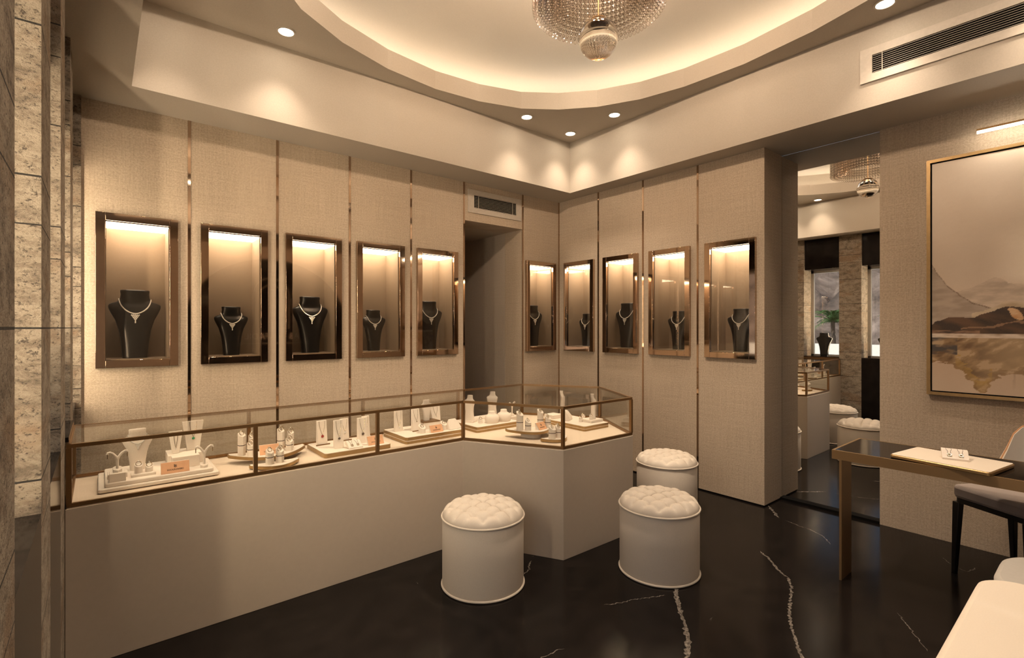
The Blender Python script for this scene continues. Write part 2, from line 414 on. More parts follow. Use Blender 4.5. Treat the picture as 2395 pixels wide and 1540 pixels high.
for i in range(N):
    j = (i + 1) % N; poly = [ring[i], ring[j], sq[j]]
    # insert the square's corner when the two outer points sit on different sides
    (x1, y1), (x2, y2) = sq[i], sq[j]
    if abs(x1 - x2) > 1e-6 and abs(y1 - y2) > 1e-6:
        cx = RX1 if max(x1, x2) > RX1 - 1e-4 else RX0; cy = RY1 if max(y1, y2) > RY1 - 1e-4 else RY0
        poly.append((cx, cy))
    poly.append(sq[i]); ce.prism(poly, ZR, ZR + .152)
up = scl(1.0); out = scl(1.45)
ce.add([(x, y, ZR + .152) for x, y in out] + [(x, y, ZD) for x, y in out], [(i, (i + 1) % N, N + (i + 1) % N, N + i) for i in range(N)])
ce.add([(x, y, ZR + .152) for x, y in scl(1.001)] + [(x, y, ZR + .152) for x, y in out], [(i, (i + 1) % N, N + (i + 1) % N, N + i) for i in range(N)], 1)
ce.prism(out, ZD, ZD + .05, 1)
struct(ce.build('ceiling', [M_PLASTER, M_DOME], flat=True))
st = MB(); i1, i2 = scl(1.36), scl(1.39)
st.loft([[(x, y, ZR + .158) for x, y in i1], [(x, y, ZR + .170) for x, y in i1], [(x, y, ZR + .170) for x, y in i2], [(x, y, ZR + .158) for x, y in i2], [(x, y, ZR + .158) for x, y in i1]], cap=False)
tag(st.build('cove_light_strip', M_COVE), 'warm strip light hidden in the round ceiling cove', 'light strip')

# left wall: travertine piers with window niches between them
PIERS = [(.09, .39), (.904, 1.206), (1.72, 2.02), (2.536, 2.838), (3.352, 3.654), (4.14, 4.46)]
GAPS = [(.39, .904), (1.206, 1.72), (2.02, 2.536), (2.838, 3.352), (3.654, 4.14)]
pier_lab = [None, 'nearest travertine pier at the left edge of the photo', 'travertine pier with the widest bright lit side, second from the left edge',
            'narrow travertine pier at the front corner of the long glass counter', 'travertine pier behind the left end of the glass counter, before the back wall',
            'travertine pier sliver in the corner against the linen back wall']
for k, (a, b) in enumerate(PIERS):
    if k == 0: continue
    x0 = -.088 if k == 5 else XL
    tag(MB().box(-.52, a, 0, x0, b, ZS).build('stone_pier', M_STONE), pier_lab[k], 'pillar', 'travertine piers of the window wall')
for k, (a, b) in enumerate(GAPS):
    if k == 0: continue
    o = struct(MB().box(-.52, a, 0, XL, b, .964).build('wall_left_%d' % k, M_MARB)); o.name = 'wall_left.%03d' % k
    w = struct(MB().box(-.55, a, .964, XL + .012 if k == 3 else XL, b, .984).build('window_%d' % k, M_MARB))
    MB().box(-.52, a, 2.41, -.150, b, ZS).build('lintel', M_MARB, w, label='black marble panel above the window')
    if k == 3: MB().box(XL + .011, a, .966, XL + .0135, b, .972).build('sill_edge', M_BRONZE, w, label='bronze line along the sill front')
    fr = MB(); x = -.46
    for q in ((a, .984, a + .045, 2.41), (b - .045, .984, b, 2.41)): fr.box(x, q[0], q[1], x + .05, q[2], q[3])
    fr.box(x, a, .984, x + .05, b, 1.005); fr.box(x, a, 2.37, x + .05, b, 2.41); fr.build('window_frame', M_ALU, w)
    MB().box(x + .02, a + .045, 1.005, x + .028, b - .045, 2.37).build('pane', M_WGLASS, w)
    # vertical strip that washes the far side of the niche with light
    MB().box(-.40, a + .001, 1.02, -.37, a + .012, 2.33).build('light_strip', M_JAMB, w)

# mirror filling the opening beside the right wall
tag(MB().box(XM, 1.10, .0, XM + .008, 1.85, ZS).build('wall_mirror', M_MIRROR), 'full height mirror between the linen wall and the painting wall', 'mirror')

# arched black glass door in the front wall (seen only in the bronze reflections)
ar = MB(); pts = [(.95, 0)] + [(2.15 + 1.2 * math.cos(t), 1.5 + 1.05 * math.sin(t)) for t in [math.pi * (1 - k / 24) for k in range(25)]] + [(3.35, 0)]
ar.add([(x, YF, z) for x, z in pts] + [(x, YF + .02, z) for x, z in pts], [tuple(range(len(pts))), tuple(range(len(pts), 2 * len(pts)))[::-1]] + [(i, (i + 1) % len(pts), len(pts) + (i + 1) % len(pts), len(pts) + i) for i in range(len(pts))])
M_DOORG = simple('smoked_glass_door', (.012, .010, .009), .12)
DOOR = struct(ar.build('door_1', M_DOORG, flat=True))

et = MB(); ya = YF + .0205
arc = [(1.88, 1.43)] + [(2.14 + .26 * math.cos(t), 1.98 + .27 * math.sin(t)) for t in [math.pi * (1 - k / 16) for k in range(17)]] + [(2.40, 1.43)]
et.tube([(x, ya, z) for x, z in arc], .004, 5); et.tube([(2.14 + (x - 2.14) * .78, ya, 1.43 + (z - 1.43) * .86) for x, z in arc], .004, 5)
et.tube([(1.70, ya, 1.20), (2.60, ya, 1.20)], .0035, 5)
for x in (1.70, 2.60): et.tube([(x - .025, ya, 1.20), (x, ya, 1.225), (x + .025, ya, 1.20), (x, ya, 1.175)], .004, 5, closed=True)
et.build('etched_emblem', M_ETCH, DOOR)
for txt, x, z, sz in (('AB', 2.49, 1.308, .135), ('FADIL', 1.93, 1.308, .135), ('Y', 1.87, 1.10, .08)):
    me = text_mesh(txt, sz); me.materials.clear(); me.materials.append(M_ETCH)
    me.transform(Matrix.Translation((x, ya, z)) @ Matrix.Rotation(math.pi, 4, 'Z') @ Matrix.Rotation(math.pi / 2, 4, 'X')); obj('etched_lettering', me, DOOR)

# ------------------------------------------------------------------ ceiling lights and vents
def downlight(x, y, label, lit=True):
    t = thing('downlight', label, 'ceiling light', (x, y, ZR), 0, 'recessed downlights')
    MB().lathe([(.060, 0), (.060, -.006), (.048, -.008), (.046, -.003)], 32, cap=False).build('trim_ring', M_WHITE, t)
    MB().lathe([(.047, -.0045), (.047, -.003)], 32).build('lens', M_DOWN, t)
    ld = bpy.data.lights.new('spot', 'SPOT'); ld.energy = SPOT_W; ld.color = WARM; ld.spot_size = R(90); ld.spot_blend = 1.0; ld.shadow_soft_size = .05
    lo = bpy.data.objects.new('spot', ld); COL.objects.link(lo); lo.parent = t; lo.location = (0, 0, -.02)
for x, y, l in ((.971, 3.572, 'large looking downlight at upper left, above the left panels'), (3.122, 3.57, 'left one of the three downlights in the ceiling corner'),
                (3.735, 3.591, 'downlight deepest in the ceiling corner, lowest of the three'), (3.724, 3.012, 'right one of the three downlights in the ceiling corner')):
    downlight(x, y, l)
for x, y in ((.34, 3.47), (3.73, .92), (3.73, .22), (3.12, .22), (.97, .22), (.30, .22), (.30, .85)):  # unseen downlights placed by symmetry, added for their light
    downlight(x, y, 'unseen downlight added at the near or left ceiling edge')
downlight(.30, 3.0, 'downlight near the window wall, seen only in the tall mirror')

def grille(name, label, w, h, iw, ih, n, place):
    t = thing(name, label, 'air vent'); t.matrix_world = place        # local x along wall, y out of the wall, z up
    fr = MB(); d = .012
    fr.box(-w / 2, 0, -h / 2, -iw / 2, d, h / 2); fr.box(iw / 2, 0, -h / 2, w / 2, d, h / 2)
    fr.box(-iw / 2, 0, -h / 2, iw / 2, d, -ih / 2); fr.box(-iw / 2, 0, ih / 2, iw / 2, d, h / 2); fr.build('frame', M_WHITE, t)
    MB().box(-iw / 2, .0005, -ih / 2, iw / 2, .002, ih / 2).build('backing', M_DARK, t)
    me = MB().xprism([(.004, .0012), (.0095, -.0014), (.0095, .0004), (.004, .0030)], -iw / 2, iw / 2).mesh('louvre', M_WHITE)
    for k in range(n):
        o = obj('louvre', me, t); o.location = (0, 0, -ih / 2 + ih * (k + .5) / n)
    for sx in (-1, 1): MB().box(sx * (iw / 2 - .055) - .002, .0105, -ih / 2, sx * (iw / 2 - .055) + .002, .013, ih / 2).build('mullion', M_WHITE, t)
grille('air_vent', 'white rectangular air vent above the dark passage opening', .70, .232, .559, .128, 9, Matrix.Translation((3.205, YA, 2.729)) @ Matrix.Rotation(math.pi, 4, 'Z'))
grille('air_vent', 'long white ceiling vent at top right above the painting', 1.5, .222, 1.366, .119, 9, Matrix.Translation((RX1, 1.104 - .75, 3.183)) @ Matrix.Rotation(math.pi / 2, 4, 'Z'))

# ------------------------------------------------------------------ wall showcases with busts and necklaces
def se_ring(hw, hd, z, y0=0, n=36, p=2.6):
    r = []
    for i in range(n):
        t = 2 * math.pi * i / n; c, s_ = math.cos(t), math.sin(t)
        r.append((hw * math.copysign(abs(c) ** (2 / p), c), y0 + hd * math.copysign(abs(s_) ** (2 / p), s_), z))
    return r
# (z, half width, half depth, forward shift) of a full size bust 0.49 m tall; front is -y
BUST = [(0, .073, .052, 0), (.01, .074, .053, 0), (.10, .080, .050, 0), (.20, .094, .048, 0), (.27, .113, .046, 0), (.325, .139, .043, 0), (.355, .151, .040, .002), (.372, .153, .037, .004),
        (.384, .149, .034, .006), (.394, .132, .034, .008), (.402, .108, .036, .010), (.412, .095, .038, .011), (.43, .087, .040, .012), (.455, .083, .042, .012), (.478, .086, .044, .011), (.486, .085, .043, .011), (.489, .080, .039, .011)]
def bust_at(z):
    for a, b in zip(BUST[:-1], BUST[1:]):
        if a[0] <= z <= b[0]:
            t = (z - a[0]) / (b[0] - a[0]); return [a[i] + (b[i] - a[i]) * t for i in (1, 2, 3)]
    return BUST[-1][1:]
def bust_front(x, z):
    hw, hd, sh = bust_at(z); q = min(.999, abs(x) / hw); return sh - hd * (1 - q ** 2.6) ** (1 / 2.6)
me_bust = {}
def bust_mesh(k, mat, key):
    if key not in me_bust:
        me_bust[key] = MB().loft([[(k * x, k * y, k * z) for x, y, z in se_ring(a[1], a[2], a[0], a[3])] for a in BUST]).mesh('bust', mat, angle=50)
    return me_bust[key]
def neck_curve(k):
    pts = []
    for i in range(49):
        t = -1 + 2 * i / 48; x = .093 * math.sin(t * 1.45) / math.sin(1.45) * (1 if abs(t) < .9 else 1)
        z = .318 + .104 * abs(t) ** 1.7
        pts.append((k * x, k * (bust_front(x, z) - .004), k * z))
    return pts
me_neck = {}
def necklace(k, key, label, loc, rz, group, mat=None):
    mat = mat or M_SIL
    if key not in me_neck:
        c = MB()
        for q in neck_curve(k): c.sphere(q, .0046 * k ** .5, 6, 4)
        pd = MB(); f = lambda x, z: k * (bust_front(x, z) - .004)
        for row, (z, cnt) in enumerate(((.308, 5), (.299, 4), (.290, 3), (.281, 2), (.272, 1), (.262, 1), (.254, 1))):
            for j in range(cnt):
                x = (j - (cnt - 1) / 2) * .0105; pd.sphere((k * x, f(x, z), k * z), .0052 * k ** .5, 6, 4)
        me_neck[key] = (c.mesh('chain', mat), pd.mesh('pendant', mat))
    t = thing('necklace', label, 'necklace', loc, rz, group)
    ch = obj('chain', me_neck[key][0], t); obj('pendant', me_neck[key][1], ch); return t
def showcase(label, loc, rz, w):
    t = thing('wall_showcase', label, 'showcase', loc, rz, 'lit wall showcases'); h = CZ1 - CZ0; iw, ih = w - 2 * FR, h - 2 * FR
    f = MB(); x = w / 2; d = .030
    f.box(-x, -d, 0, -x + FR, 0, h); f.box(x - FR, -d, 0, x, 0, h); f.box(-x + FR, -d, 0, x - FR, 0, FR); f.box(-x + FR, -d, h - FR, x - FR, 0, h)
    f.build('frame', M_MIRB, t, bevel=.0015)
    l = MB(); q = .004; X = iw / 2; zt = h - FR; zb = FR
    l.box(-X, .001, zb, -X + q, ND, zt); l.box(X - q, .001, zb, X, ND, zt); l.box(-X, ND - q, zb, X, ND, zt); l.box(-X, .001, zb, X, ND, zb + q); l.box(-X, .001, zt - q, X, ND, zt)
    ln = l.build('lining', M_NICHE, t, flat=True)
    MB().box(-X + q, .004, zt - q - .006, X - q, ND - q, zt - q - .0005).build('light_panel', M_LED, ln, label='glowing light panel')
    MB().box(-X, -.016, zb, X, -.011, zt).build('glass_pane', M_PANE, t)
ZB = CZ0 + FR + .0042
names_A = ['first wall showcase from the left, beside the stone piers', 'second wall showcase from the left', 'third wall showcase from the left',
           'fourth wall showcase from the left', 'fifth wall showcase, just left of the dark passage', 'showcase between the dark passage and the room corner']
names_B = ['first showcase right of the room corner', 'second showcase right of the room corner', 'third showcase right of the room corner', 'last showcase on the right, nearest the pillar edge']
short = ['first showcase from the left', 'second showcase from the left', 'third showcase from the left', 'fourth showcase from the left', 'showcase just left of the passage', 'showcase between passage and corner',
         'first showcase right of the corner', 'second showcase right of the corner', 'third showcase right of the corner', 'showcase nearest the pillar edge']
case_bits = [(.190, .95), (.775, .75), (1.358, .95), (1.915, .75), (2.487, .95), (3.842, .95)]
case_bits_B = [(3.85, .75), (3.288, .95), (2.685, .75), (2.085, .76)]
for i, (a, b) in enumerate(A_CASES):
    showcase('bronze framed ' + names_A[i], ((a + b) / 2, YA, CZ0), 0, b - a)
for i, (a, b) in enumerate(B_CASES):
    showcase('bronze framed ' + names_B[i], (XB, (a + b) / 2, CZ0), -math.pi / 2, a - b)
for i, (u, k) in enumerate(case_bits + case_bits_B):
    loc = (u, 4.295, ZB) if i < 6 else (4.275, u, ZB); rz = 0 if i < 6 else -math.pi / 2
    big = 'tall' if k > .9 else 'small'
    t = tag(obj('display_bust', bust_mesh(k, M_BLACK, 'blk%.2f' % k)), '%s black jewellery bust inside the %s' % (big, short[i]), 'bust', 'black busts in the showcases')
    t.location = loc; t.rotation_euler = (0, 0, rz)
    necklace(k, 'dia%.2f' % k, 'diamond necklace on the black bust in the %s' % short[i], loc, rz, 'diamond necklaces in the showcases')
# two black busts on the window sills, turned to the street
for y, l in ((3.10, 'left'), (2.245, 'right')):
    k = .78; loc = (-.27, y, .9842)
    t = tag(obj('display_bust', bust_mesh(k, M_BLACK, 'blk%.2f' % k)), 'black bust on a window sill, %s one of the two in the mirror' % l, 'bust', 'black busts on the window sills')
    t.location = loc; t.rotation_euler = (0, 0, -math.pi / 2)
    necklace(k, 'gold', 'gold collar on the %s window sill bust seen in the mirror' % l, loc, -math.pi / 2, 'collars on the window busts', M_RING)

# ------------------------------------------------------------------ long glass counter
CP = [(-.1112, 2.815), (1.893, 2.815), (2.230, 2.203), (2.919, 2.195), (3.250, 2.770), (2.870, 3.352), (-.1112, 3.372)]
ZC, ZG = .685, .958
def inset(P, d):
    n = len(P); o = []
    for i in range(n):
        p0, p1, p2 = Vector(P[i - 1]), Vector(P[i]), Vector(P[(i + 1) % n])
        d1 = (p1 - p0).normalized(); d2 = (p2 - p1).normalized()
        n1 = Vector((-d1.y, d1.x)); n2 = Vector((-d2.y, d2.x)); b = (n1 + n2).normalized()
        o.append(tuple(p1 + b * (d / max(.3, b.dot(n1)))))
    return o
CTR = thing('glass_counter', 'long angular ivory counter with a bronze framed glass case on top', 'counter')
MB().prism(CP, 0, ZC).build('base', M_LACQ, CTR, bevel=.002, flat=True)
MB().prism(inset(CP, .006), ZC, ZC + .004).build('deck', M_DECK, CTR, flat=True)
G = inset(CP, .012); bw = .008
def bar(a, b, z, name='frame_rail'):
    A, B = Vector((*a, z)), Vector((*b, z)); d = (B - A).normalized(); nrm = Vector((-d.y, d.x, 0)) * bw
    A = A - d * bw * .6; B = B + d * bw * .6
    mb = MB(); q = [A - nrm, B - nrm, B + nrm, A + nrm]; mb.prism([(v.x, v.y) for v in q], z - .008, z + .008); return mb.build(name, M_BRONZE, CTR, flat=True)
ZD0 = ZC + .0045
for i in range(7):
    a, b = G[i], G[(i + 1) % 7]; bar(a, b, ZG - .009); bar(a, b, ZD0 + .009)
def post(x, y, ang=0): MB().box(-.0095, -.0095, ZD0 + .016, .0095, .0095, ZG - .016).xf(Matrix.Translation((x, y, 0)) @ Matrix.Rotation(ang, 4, 'Z')).build('post', M_BRONZE, CTR, flat=True)
for g in G: post(*g)
fy, by = G[0][1], 3.36
for x in (.62, 1.285): post(x, fy)
for x in (.70, 1.42, 2.21): post(x, by)
def pane(a, b):
    A, B = Vector(a), Vector(b); d = (B - A).normalized(); nrm = Vector((-d.y, d.x)) * .003; A = A + d * .011; B = B - d * .011
    MB().prism([tuple(v) for v in (A - nrm, B - nrm, B + nrm, A + nrm)], ZD0 + .018, ZG - .018).build('glass_pane', M_GLASS, CTR, flat=True)
xs = [G[0][0], .62, 1.285, G[1][0]]
for a, b in zip(xs[:-1], xs[1:]): pane((a, fy), (b, fy))
for i in (1, 2, 3, 4): pane(G[i], G[i + 1])
yb2 = G[5][1]; xs = [G[5][0], 2.21, 1.42, .70, G[6][0]]
def yback(x): return yb2 + (G[6][1] - yb2) * (G[5][0] - x) / (G[5][0] - G[6][0])
for a, b in zip(xs[:-1], xs[1:]): pane((a, yback(a)), (b, yback(b)))
pane(G[6], G[0])
MB().prism(inset(CP, .021), ZG - .008, ZG - .002).build('glass_top', M_GLASS, CTR, flat=True)

# ---- display furniture inside the counter
ZF = ZC + .0042
CNT = {}
def tray_rect(label, x0, y0, x1, y1, z0, th, edge=True, lines=1):
    t = thing('display_tray', label, 'tray', ((x0 + x1) / 2, (y0 + y1) / 2, z0)); w, h = (x1 - x0) / 2, (y1 - y0) / 2
    if edge:
        MB().prism(rrect(-w, -h, w, h, .02), 0, th - .002).build('edge', M_GOLD, t)
        if lines > 1: MB().prism(rrect(-w - .001, -h - .001, w + .001, h + .001, .02), th * .42, th * .5).build('inlay_line', M_DISPLAY, t)
        MB().prism(rrect(-w + .004, -h + .004, w - .004, h - .004, .018), th - .002, th).build('pad', M_DISPLAY, t)
    else:
        MB().prism(rrect(-w, -h, w, h, .012), 0, th).build('pad', M_DISPLAY, t, bevel=.004)
    return z0 + th
def crescent(label, x0, x1, yf, yb, z0, th, bulge, rz=0, foot=0.0):
    cx, cy = (x0 + x1) / 2, (yf + yb) / 2; w = (x1 - x0) / 2; h = (yb - yf) / 2
    t = thing('crescent_tray', label, 'tray', (cx, cy, z0), rz, 'crescent trays of rings')
    P = []
    for k in range(17):
        u = -1 + 2 * k / 16; P.append((w * u, -h + 2 * h * .82 * abs(u) ** 2.0))
    for k in range(9):
        u = 1 - 2 * k / 8; P.append((w * u, h - bulge * (1 - u * u) + (0 if 0 < k < 8 else .001)))
    P2 = [(x * .975, y * .96) for x, y in P]
    if foot: MB().prism([(x * .45, y * .45) for x, y in P], 0, foot).build('foot', M_DISPLAY, t)
    MB().prism(P, foot, foot + th - .002).build('edge', M_GOLD, t)
    MB().prism(P2, foot + th - .002, foot + th).build('pad', M_DISPLAY, t)
    return z0 + foot + th
ring_me = None
def ring_on(label, x, y, z, tilt=0.6, rz=0, r=.0115):
    global ring_me
    if ring_me is None:
        mb = MB(); mb.tube([(.0115 * math.cos(2 * math.pi * i / 24), 0, .0115 * math.sin(2 * math.pi * i / 24)) for i in range(24)], .0018, 6, closed=True)
        st_ = MB(); st_.sphere((0, 0, .0138), .0034, 6, 4); ring_me = (mb.mesh('band', M_RING), st_.mesh('stone', M_SIL))
    t = thing('finger_ring', label, 'ring', (x, y, z), rz, 'rings in the glass counter'); t.rotation_euler = (tilt, 0, rz)
    bd = obj('band', ring_me[0], t); obj('stone', ring_me[1], bd)
def pillar(label, x, y, z, h, r=.018, hexa=True, rings=1, rz=.3, where=''):
    t = thing('ring_pillar', label, 'ring stand', (x, y, z), rz, 'ring stands in the glass counter'); n = 6 if hexa else 24
    P = [(r * math.cos(2 * math.pi * (i + .5) / n), r * math.sin(2 * math.pi * (i + .5) / n)) for i in range(n)]
    MB().prism(P, 0, h - r * .6, slope=lambda px, py: py * .6).build('body', M_DISPLAY, t)
    MB().prism([(a * 1.012, b * 1.012) for a, b in P], h * .42, h * .42 + .004).build('band', M_BROWN, t)
    for k in range(rings):
        ox, oy = (0, 0) if rings == 1 else ((-.006, -.004) if k == 0 else (.007, .006))
        c, s_ = math.cos(rz), math.sin(rz); zz = z + h - r * .6 + oy * .6 + .006
        ring_on('%s ring on the %s' % (('gold' if rings == 1 else ('front', 'back')[k] + ' gold'), label), x + ox * c - oy * s_, y + ox * s_ + oy * c, zz, -.5, rz + .2)
def card(label, x, y, z, w=.09, h=.048, d=.022, rz=0.0, txt='SWAROVSKI'):
    t = thing('name_card', label, 'sign', (x, y, z), rz, 'copper name cards')
    MB().xprism([(-d / 2, 0), (d / 2, 0), (d / 2 + .012, h), (d / 2 + .004, h)], -w / 2, w / 2).build('block', M_DISPLAY, t)
    A = Vector((0, -d / 2, 0)); B = Vector((0, d / 2 + .004, h)); dv = (B - A); L = dv.length; tl = math.atan2(dv.z, dv.y)
    M = Matrix.Translation(A + Vector((0, -.0012, .0006))) @ Matrix.Rotation(tl, 4, 'X')
    f = MB(); f.box(-w / 2, 0, 0, w / 2, L, .0012); f.xf(M); fc = f.build('face', M_CARD, t, flat=True)
    me = text_mesh(txt, w * .105); me.materials.clear(); me.materials.append(M_INK); me.transform(M @ Matrix.Translation((0, L * .30, .0014)))
    obj('lettering', me, fc)
    # swan emblem: curved neck, body and tail strokes
    em = MB(); s_ = L * .10; cx, cy = 0, L * .62
    em.tube([(cx + s_ * a, cy + s_ * b, .0014) for a, b in ((-1.1, .9), (-.8, 1.3), (-.3, 1.2), (-.2, .7), (-.7, .1), (-.9, -.5), (-.3, -1.0), (.6, -.9), (1.2, -.2))], .0011, 5)
    em.tube([(cx + s_ * a, cy + s_ * b, .0014) for a, b in ((-.4, -.5), (.2, .1), (1.0, .5))], .0010, 5)
    em.tube([(cx + s_ * a, cy + s_ * b, .0014) for a, b in ((-.5, -.2), (.1, .5), (.8, 1.0))], .0009, 5)
    em.xf(M); em.build('swan_emblem', M_INK, fc)
def bead_pendant(mb_chain, pts): mb_chain.tube(pts, .0008, 5)
def hung(label, x, y, z, rz, width, top, drop, yfun, gem, gmat, gsize=.006, cat='necklace'):
    """thin chain that lies on a stand face: two sides coming together at a gem"""
    t = thing('pendant_necklace', label, cat, (x, y, z), rz, 'pendant necklaces in the glass counter')
    c = MB(); L = [(-width / 2 + width / 2 * (k / 10) ** 2.2, 0, top - (top - drop) * k / 10) for k in range(11)]
    P = [(a, yfun(c_) - .0012, c_) for a, b, c_ in L]; Q = [(-a, b, c_) for a, b, c_ in P][::-1]
    c.tube(P + Q[1:], .0009, 5); c.build('chain', M_RING, t)
    g = MB(); g.sphere((0, yfun(drop) - .004, drop - gsize), gsize, 8, 6, sq=(1, .5, 1)); g.build('gem', gmat, t)
def plank(label, x, y, z, w, h, d, rz, foot=False, lean=.14, gem=None, w2=None):
    t = thing('necklace_stand', label, 'jewellery stand', (x, y, z), rz, 'necklace stands in the glass counter'); w2 = w2 or w
    mb = MB(); rings = []
    for k in range(6):
        zz = h * k / 5; ww = (w + (w2 - w) * k / 5) / 2; y0 = lean * zz
        rings.append([(-ww, -d / 2 + y0, zz), (ww, -d / 2 + y0, zz), (ww, d / 2, zz), (-ww, d / 2, zz)])
    mb.loft(rings).build('panel', M_DISPLAY, t, bevel=.002)
    if foot: MB().box(-w / 2 - .012, -d / 2 - .01, 0, w / 2 + .012, -d / 2 - .0005, .006).build('foot', M_BRONZE, t)
    yf = lambda zz: -d / 2 + lean * zz
    if gem: hung('%s pendant chain on the %s' % (gem[0], label), x, y, z, rz, w * .55, h * .97, h * gem[1], yf, gem[2], gem[2], gem[3])
def wbust(label, x, y, z, k, rz, plinth=None):
    t = thing('white_bust', label, 'bust', (x, y, z), rz, 'white busts in the glass counter')
    obj('body', bust_mesh(k, M_DISPLAY, 'wht%.3f' % k), t)
def curved_stand(label, x, y, z, h, w, rz, base=True):
    t = thing('curved_bust', label, 'bust', (x, y, z), rz, 'white busts in the glass counter'); b = .0
    if base: MB().box(-w * .75, -w * .6, 0, w * .75, w * .6, .014).build('plinth', M_DISPLAY, t); b = .014
    prof = [(0, .60, .20), (.12, .56, .20), (.35, .50, .22), (.55, .56, .30), (.68, .68, .36), (.76, .72, .30), (.80, .62, .16), (.84, .40, .02), (.90, .34, -.06), (.985, .33, -.10), (1.0, .29, -.10)]
    rings = [se_ring(w * a * 1.05, w * .30 if q < .8 else w * .24, b + (h - b) * q, -w * c_ * .5, 24) for q, a, c_ in prof]
    MB().loft(rings).build('body', M_DISPLAY, t, angle=50)
def low_bust(label, x, y, z, k, rz):
    t = thing('low_bust', label, 'bust', (x, y, z), rz, 'white busts in the glass counter')
    sec = [(0, .050, .040, .004), (.006, .054, .044, .004), (.03, .058, .046, .0), (.052, .056, .040, -.002), (.062, .046, .030, .004), (.068, .031, .022, .010), (.078, .025, .019, .012), (.088, .025, .019, .012), (.091, .022, .016, .012)]
    MB().loft([se_ring(k * a, k * b, k * zz, k * c_, 28, 2.2) for zz, a, b, c_ in sec]).build('body', M_DISPLAY, t, angle=50)
    g = MB()
    for i in range(2): g.sphere((k * .008, -k * (.042 - .004 * i), k * (.030 + .016 * i)), .0035, 6, 4)
    g.build('earrings', M_BROWN, t)
def earring_tree(label, x, y, z, h, rz=0.0):
    t = thing('earring_stand', label, 'jewellery stand', (x, y, z), rz, 'earring stands in the glass counter')
    MB().prism([(.019 * math.cos(2 * math.pi * (i + .5) / 6), .019 * math.sin(2 * math.pi * (i + .5) / 6)) for i in range(6)], 0, .018, slope=lambda a, b: b * .45).build('foot', M_DISPLAY, t)
    mb = MB()
    mb.tube([(0, 0, .012), (0, 0, h * .62), (0, 0, h * .70)], .0055, 8)
    for s_ in (-1, 1):
        mb.tube([(0, 0, h * .60), (s_ * .006, 0, h * .74), (s_ * .018, 0, h * .90), (s_ * .029, 0, h * .97), (s_ * .036, 0, h * .95), (s_ * .038, 0, h * .88)], lambda q: .0062 - .001 * q, 8)
    mb.build('tree', M_DISPLAY, t)
    g = MB()
    for s_ in (-1, 1): g.tube([(s_ * .037, -.006, h * .90), (s_ * .037, -.007, h * .80), (s_ * .037, -.007, h * .70)], .0022, 6)
    g.build('earrings', M_RING, t)
def ring_block(label, x, y, z, h, r=.016, rz=0.0):
    t = thing('ring_block', label, 'ring stand', (x, y, z), rz, 'ring stands in the glass counter')
    MB().lathe([(r, 0), (r, h * .55), (r * .98, h * .6)], 20).build('body', M_DISPLAY, t)
    MB().loft([[(r * .98 * math.cos(a), r * .98 * math.sin(a), h * .6 + hh + sl * math.sin(a) * r) for a in [2 * math.pi * i / 20 for i in range(20)]] for hh, sl in ((0, 0), (h * .3, .6))]).build('slanted_top', M_DISPLAY, t)
    ring_on('gold ring on the ' + label, x, y, z + h * .9 + .003, -.7, rz)

# section one: double cream pad
tp = tray_rect('lower cream pad at the left end of the glass counter', -.005, 2.95, .478, 3.30, ZF + .004, .018, False)
for sx, sy in ((.03, 2.97), (.44, 2.97), (.03, 3.28), (.44, 3.28)): pass
tp = tray_rect('upper cream pad stacked on the lower pad at the counter left end', .020, 2.963, .455, 3.285, tp, .020, False)
o = MB().box(.035, 2.970, tp, .098, 3.03, tp + .040).build('cube', M_DISPLAY, bevel=.002); o.name = 'display_block'; tag(o, 'cream block under the left earring stand', 'block')
earring_tree('earring stand on the cream block at the counter left end', .066, 3.000, tp + .0403, .098, .1)
o = MB().box(.030, 3.04, tp, .105, 3.11, tp + .022).build('display_block', M_DISPLAY, bevel=.002); tag(o, 'low cream block behind the left earring stand', 'block')
wbust('white bust with a diamond necklace at the counter left end', .150, 3.17, tp, .42, .05)
necklace(.42, 'white', 'diamond necklace on the white bust at the counter left end', (.150, 3.17, tp), .05, 'necklaces on white busts')
o = MB().box(.118, 3.005, tp, .215, 3.065, tp + .012).build('display_block', M_DISPLAY, bevel=.0015); tag(o, 'flat cream plinth under the two ring blocks', 'block')
ring_block('taller ring block on the flat plinth', .148, 3.04, tp + .0122, .046, .017)
ring_block('shorter ring block on the flat plinth', .190, 3.040, tp + .0122, .034, .016)
card('copper name card on the cream pads at the counter left end', .292, 2.985, tp, .118, .050, .02, -.02)
o = MB().box(.285, 3.055, tp, .405, 3.11, tp + .058).build('display_box', M_DISPLAY, bevel=.002); tag(o, 'cream box behind the first copper name card', 'box')
o = MB().box(.275, 3.125, tp, .435, 3.28, tp + .055).build('display_box', M_DISPLAY, bevel=.002); tag(o, 'wide cream riser at the back of the pads', 'box')
plank('slim flared stand on the cream riser', .312, 3.18, tp + .0553, .030, .115, .03, .0, False, .10, ('fine', .25, M_SIL, .004), .062)
plank('broad flared stand on the cream riser with a green pendant', .395, 3.215, tp + .0553, .058, .155, .03, .0, False, .10, ('green', .45, M_GREEN, .007), .100)
earring_tree('earring stand at the right end of the cream pads', .418, 3.005, tp, .112, -.1)

